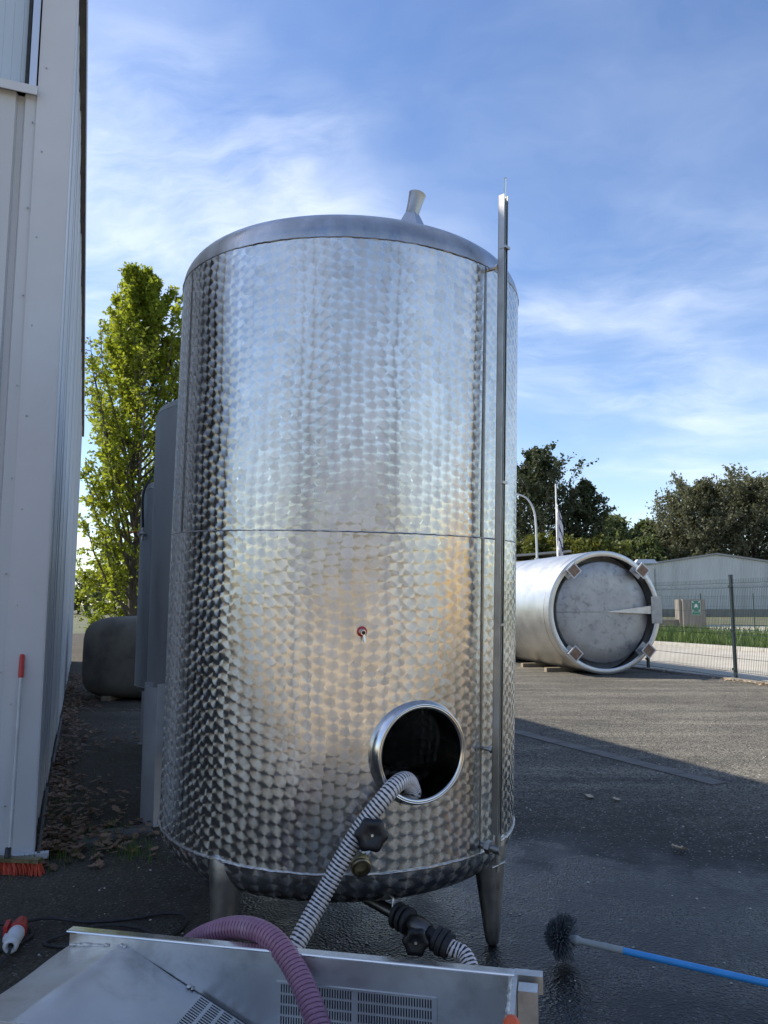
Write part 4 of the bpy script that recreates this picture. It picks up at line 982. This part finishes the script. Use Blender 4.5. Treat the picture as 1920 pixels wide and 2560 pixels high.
# ================================================================== GROUND COVER
def blades(name, spots, mat, label, hmin, hmax, wdt, parent=None, r=None):
    mb = MB()
    for p in spots:
        h = r.uniform(hmin, hmax); a = r.uniform(0, 6.28); s_ = Vector((math.cos(a), math.sin(a), 0)); l = Vector((r.uniform(-1, 1), r.uniform(-1, 1), 0)) * h * .4
        mb.add([p - s_ * wdt, p + s_ * wdt, p + l * .4 + Zv * h * .6 + s_ * wdt * .7, p + l * .4 + Zv * h * .6 - s_ * wdt * .7, p + l + Zv * h], [(0, 1, 2, 3), (3, 2, 4)])
    return tag(mb.build(name, mat), label, 'grass', kind='stuff')
r = random.Random(3)
sp1 = []
for _ in range(16000):
    d_ = r.uniform(-4, 34); n_ = r.uniform(22.05, 29.6)
    if math.sin(d_ * 1.3) * math.sin(n_ * 1.1 + d_) * .5 + r.random() > .25: sp1.append(W(d_, n_, -.05))
blades('grass_verge', sp1, 'grass', 'tall green grass strip beyond the pale road', .25, .75, .03, r=r)
sp2 = []
for cx, cn, k, s_ in ((.10, .12, 260, .16), (.35, .45, 160, .22), (-.10, .62, 130, .14), (-.05, -.35, 120, .18), (.0, .95, 50, .08), (1.2, .12, 200, .35), (3, .1, 160, .7)):
    for _ in range(k):
        p = W(cx + r.gauss(0, s_), max(-.6, cn + r.gauss(0, s_ * .6)))
        if (p - C0).dot(N) < .03 and (p - C0).dot(D) > -.06: p = W(-.08, (p - C0).dot(N))
        sp2.append(p + Zv * .002)
blades('grass_tufts', sp2, 'grass', 'thin grass tufts growing at the foot of the hall', .02, .075, .003, r=r)
LEAF = [(0, 0), (.10, .06), (.16, .22), (.28, .15), (.36, .30), (.52, .17), (.62, .26), (.78, .12), (1.0, 0)]
def dead_leaf(mb, p, s_, r, tilt=.5):
    a = r.uniform(0, 6.28); nrm = (Vector((r.uniform(-1, 1), r.uniform(-1, 1), 0)) * tilt + Zv).normalized(); u = Vector((math.cos(a), math.sin(a), 0)); u = (u - nrm * u.dot(nrm)).normalized(); v = nrm.cross(u); cu = r.uniform(.1, .45)
    vs = [p + u * s_ * (x - .5) + nrm * s_ * cu * (x - .5) ** 2 for x, _ in LEAF]; n = len(LEAF)
    for sg_ in (1, -1): vs += [p + u * s_ * (x - .5) + v * sg_ * y * s_ + nrm * s_ * (cu * ((x - .5) ** 2 + y * 1.6 * r.uniform(.4, 1))) for x, y in LEAF]
    fs = [(i, i + 1, n + i + 1, n + i) for i in range(n - 1)] + [(i, 2 * n + i, 2 * n + i + 1, i + 1) for i in range(n - 1)]
    mb.add(vs, fs)
mb = MB()
for _ in range(1500):
    d_ = r.random() ** 1.3 * 13.5; n_ = .04 + abs(r.gauss(0, .22)) * (.9 + .5 * math.sin(d_ * 1.7))
    if r.random() < .06: n_ = r.uniform(.1, 1.5)
    dead_leaf(mb, W(d_, n_, .02 + r.random() * .035 * (n_ < .5)), r.uniform(.045, .095), r, .3)
for _ in range(90): dead_leaf(mb, W(r.gauss(.25, .3), abs(r.gauss(.35, .28)) + .05, .02), r.uniform(.06, .11), r)
o_ = mb.build('leaf_litter', 'leaf_dead'); tag(o_, 'brown dead leaves drifted along the foot of the hall', 'leaves', kind='stuff')
mb = MB()
for _ in range(320): 
    q = Vector((6.6, 19.7, 0)).lerp(Vector((8.2, 13.5, 0)), r.random() ** .7); dead_leaf(mb, q + Vector((-abs(r.gauss(.12, .12)), 0, .02)), r.uniform(.05, .1), r)
tag(mb.build('leaf_drift', 'leaf_pale_dead'), 'pale dry leaves gathered along the fence kerb', 'leaves', kind='stuff')
for k, (x, y, s_, lb_) in enumerate(((1.705, 6.616, .14, 'pale dry leaf left of its twin near the edging stones'), (1.90, 6.53, .12, 'pale dry leaf right of its twin near the edging stones'), (1.93, 5.243, .13, 'single dry oak leaf lying on dark asphalt above the brush'))):
    mb = MB(); dead_leaf(mb, Vector((x, y, .012)), s_, r, .2); tag(mb.build('fallen_leaf', 'leaf_pale_dead', origin=(x, y, .0)), lb_, 'leaf', 'single leaves on the asphalt')
mb = MB()
for _ in range(420):
    x = r.uniform(-2.2, 4.5); y = r.uniform(2.4, 9.0); s_ = r.uniform(.004, .010)
    if (Vector((x, y, 0)) - C0).dot(N) < .1: continue
    mb.lathe([(.0003, s_ * .7), (s_ * .8, s_ * .35), (s_, 0)], (x, y, 0), (r.uniform(-.2, .2), r.uniform(-.2, .2), 1), 5)
tag(mb.build('loose_grit', 'kerb'), 'scattered pale grit on the asphalt', 'grit', kind='stuff')

# ================================================================== BROOM, PLUG, BRUSH
bt = thing('push_broom', 'push broom with red bristles leaning on the pale hall', 'broom', (-2.19, 4.80, 0))
h0, h1 = Vector((-2.25, 4.83, .10)), Vector((-2.305, 4.975, 1.27))
MB().cyl(h0, h0.lerp(h1, .90), .012, n=14).build('handle', 'handle_grey', bt, 60)
MB().lathe([(.0005, 0), (.015, 0), (.0165, .02), (.0155, .13), (.012, .145), (.0005, .148)], h0.lerp(h1, .885), h1 - h0, 16).build('grip', 'red', bt, 60)
ba = Vector((.97, -.12, 0)).normalized(); bn_ = Vector((.12, .97, 0)).normalized(); br = Matrix((ba, bn_, Zv)).transposed()
hc = Vector((-2.25, 4.81, .085))
hd_ = MB().box(hc, (.42, .055, .022), br).build('head', 'brass', bt)
MB().lathe([(.02, 0), (.017, .06), (.0135, .065)], hc, h1 - h0, 14).build('socket', 'black_plastic', hd_, 50)
rr = random.Random(9)
for k in range(14):
    mb = MB(); c = hc + ba * (-.195 + .03 * k)
    for q in range(26):
        o0 = c + ba * rr.uniform(-.008, .008) + bn_ * rr.uniform(-.02, .02) - Zv * .01
        e = o0 + ba * (.022 + rr.uniform(-.012, .012)) + bn_ * rr.uniform(-.02, .02) - Zv * .072
        mb.tube([o0, o0.lerp(e, .5) + ba * .004, e], [.0026, .003, .0022], 4)
    mb.build('bristle_tuft', 'orange', hd_, 60)
# power coupling
pl = thing('power_coupling', 'red and white industrial power plug coupling on the asphalt', 'plug', (-1.74, 3.84, 0))
pa, pb = Vector((-1.775, 3.98, .055)), Vector((-1.700, 3.70, .045)); pd = (pb - pa).normalized()
MB().lathe([(.0005, 0), (.026, 0), (.030, .012), (.032, .06), (.040, .07), (.042, .125), (.0005, .125)], pa, pd, 24).build('red_socket', 'red', pl, 40)
sd2 = pd.cross(Zv).normalized()
MB().box(pa + pd * .10 + sd2 * .048 + Zv * .012, (.018, .085, .05), Matrix((sd2, pd, Zv)).transposed()).build('hinged_lid', 'red', pl)
wp = MB().lathe([(.036, .125), (.038, .14), (.036, .19), (.031, .215), (.029, .245), (.034, .25), (.034, .262), (.030, .268), (.026, .275), (.020, .275), (.012, .262)], pa, pd, 24)
wp.box(pa + pd * .17 + sd2 * .040, (.014, .05, .02), Matrix((sd2, pd, Zv)).transposed()).build('white_plug', 'white_plastic', pl, 40)
def cable(ctrl, lb_):
    tag(MB().tube(spline(ctrl, .02), .0075, 8).build('power_cable', 'rubber', origin=ctrl[0]), lb_, 'cable', 'black cables by the plug')
e0 = pa + pd * .268
cable([tuple(e0 - pd * .01), tuple(e0 + pd * .06 + Vector((0, 0, -.012))), (-1.70, 3.55, .01), (-1.70, 3.38, .008), (-1.60, 3.20, .008), (-1.45, 3.0, .008)], 'black cable running forward from the white plug')
cable([tuple(pa + pd * .01), (-1.68, 4.08, .03), (-1.48, 4.09, .009), (-1.26, 4.14, .009), (-1.13, 4.20, .009), (-1.02, 4.17, .009), (-1.00, 4.02, .009), (-1.06, 3.92, .009), (-1.24, 4.03, .010), (-1.42, 4.00, .024), (-1.60, 3.84, .009), (-1.3, 3.80, .008), (-1.0, 3.80, .008), (-.8, 3.7, .008)], 'black cable looping behind the red plug towards the tray')
cable([(-2.3, 3.9, .008), (-2.1, 4.02, .008), (-1.9, 4.07, .008), (-1.76, 4.02, .01), (-1.70, 3.90, .012), (-1.80, 3.74, .009), (-2.1, 3.68, .008)], 'black cable looping at the left edge above the plug')
# long blue brush
bs = thing('tank_brush', 'long handled tank brush with blue handle lying on wet asphalt', 'brush', (.78, 3.62, 0))
hcn = Vector((.80, 3.68, .105)); ha = Vector((.93, -.41, -.052)).normalized()
mb = MB(); rr = random.Random(12)
for k in range(760):
    u = rr.uniform(-1.0, .55); a = rr.uniform(0, 6.28); e1 = ha.cross(Zv).normalized(); e2 = ha.cross(e1)
    ra = (e1 * math.cos(a) + e2 * math.sin(a)); dr = (ra * math.sqrt(max(0, 1 - u * u)) - ha * (-u)).normalized() if abs(u) < 1 else -ha
    L = rr.uniform(.070, .098); o0 = hcn + dr * .02; e = hcn + ha * .01 + dr * L * (1.1 if u > -.3 else .9)
    if e.z < .004: e.z = .004 + rr.random() * .006
    mb.tube([o0, o0.lerp(e, .5) + rand_unit(rr) * .003, e], [.0034, .0032, .0026], 4)
hb_ = MB().lathe([(.0005, -.03), (.028, -.026), (.034, 0), (.03, .02), (.0005, .03)], hcn, ha, 20).build('brush_head', 'brush_grey', bs, 60)
q = mb.build('bristles', 'bristle', hb_, 60); q['kind'] = 'stuff'
MB().lathe([(.0005, .0), (.016, .0), (.018, .055), (.021, .06), (.021, .075), (.0135, .09), (.0145, .17), (.016, .175), (.0155, .25), (.0165, .27), (.0005, .27)], hcn, ha, 20).build('socket', 'brush_grey', bs, 45)
end = hcn + ha * 1.75
MB().cyl(hcn + ha * .262, end, .0145, n=18).build('handle', 'blue', bs, 60)

# ================================================================== BEHIND THE CAMERA (seen in the steel)
wv = thing('winery_building', 'beige rendered building mirrored in the swirled tank', 'building', (6, -34, 0))
MB().box((6, -37, 2.0), (30, 6, 4.0)).build('wall', 'beige', wv)
MB().prism([(-9.5, -33.6, 4.0), (21.5, -33.6, 4.0), (21.5, -37, 5.4), (-9.5, -37, 5.4)], (0, 0, .18)).build('roof', 'roof', wv)
for k in range(6):
    f_ = MB().box((-6 + k * 4.6, -33.98, 1.9), (1.6, .06, 1.8)).build('window', 'painted_void', wv)
    MB().box((-6 + k * 4.6, -33.93, .97), (1.8, .14, .08)).build('sill', 'kerb', f_)
oc = thing('yellow_container', 'ochre yellow container mirrored at the right of the swirled tank', 'container', (17, 0, 0))
bx = MB(); 
for k in range(24): bx.box((17, -2.9 + k * .25, 1.45), (2.4 + (.06 if k % 2 else 0), .25, 2.7))
bx.build('side_panels', 'ochre', oc)
MB().box((17, 0, .06), (2.5, 6.1, .12)).build('base_frame', 'roof', oc)
mb = MB(); mb.add([(-16, -22, .004), (12, -22, .004), (12, .2, .004), (-16, .2, .004)], [(0, 1, 2, 3)]); structure(mb.build('concrete_apron', 'apron'))
for k, (x, y, h) in enumerate(((-14, -30, 9), (22, -34, 11))):
    tree('yard_tree', ('green tree mirrored left in the swirled tank', 'green tree mirrored right in the swirled tank')[k], (x, y, 0), h, 3.4, 'leaf_mid', 80 + k, 'shrub', .5, 1.1, 'trees mirrored in the tank')
for o in list(bpy.data.objects):
    if '_o' in o: del o['_o']
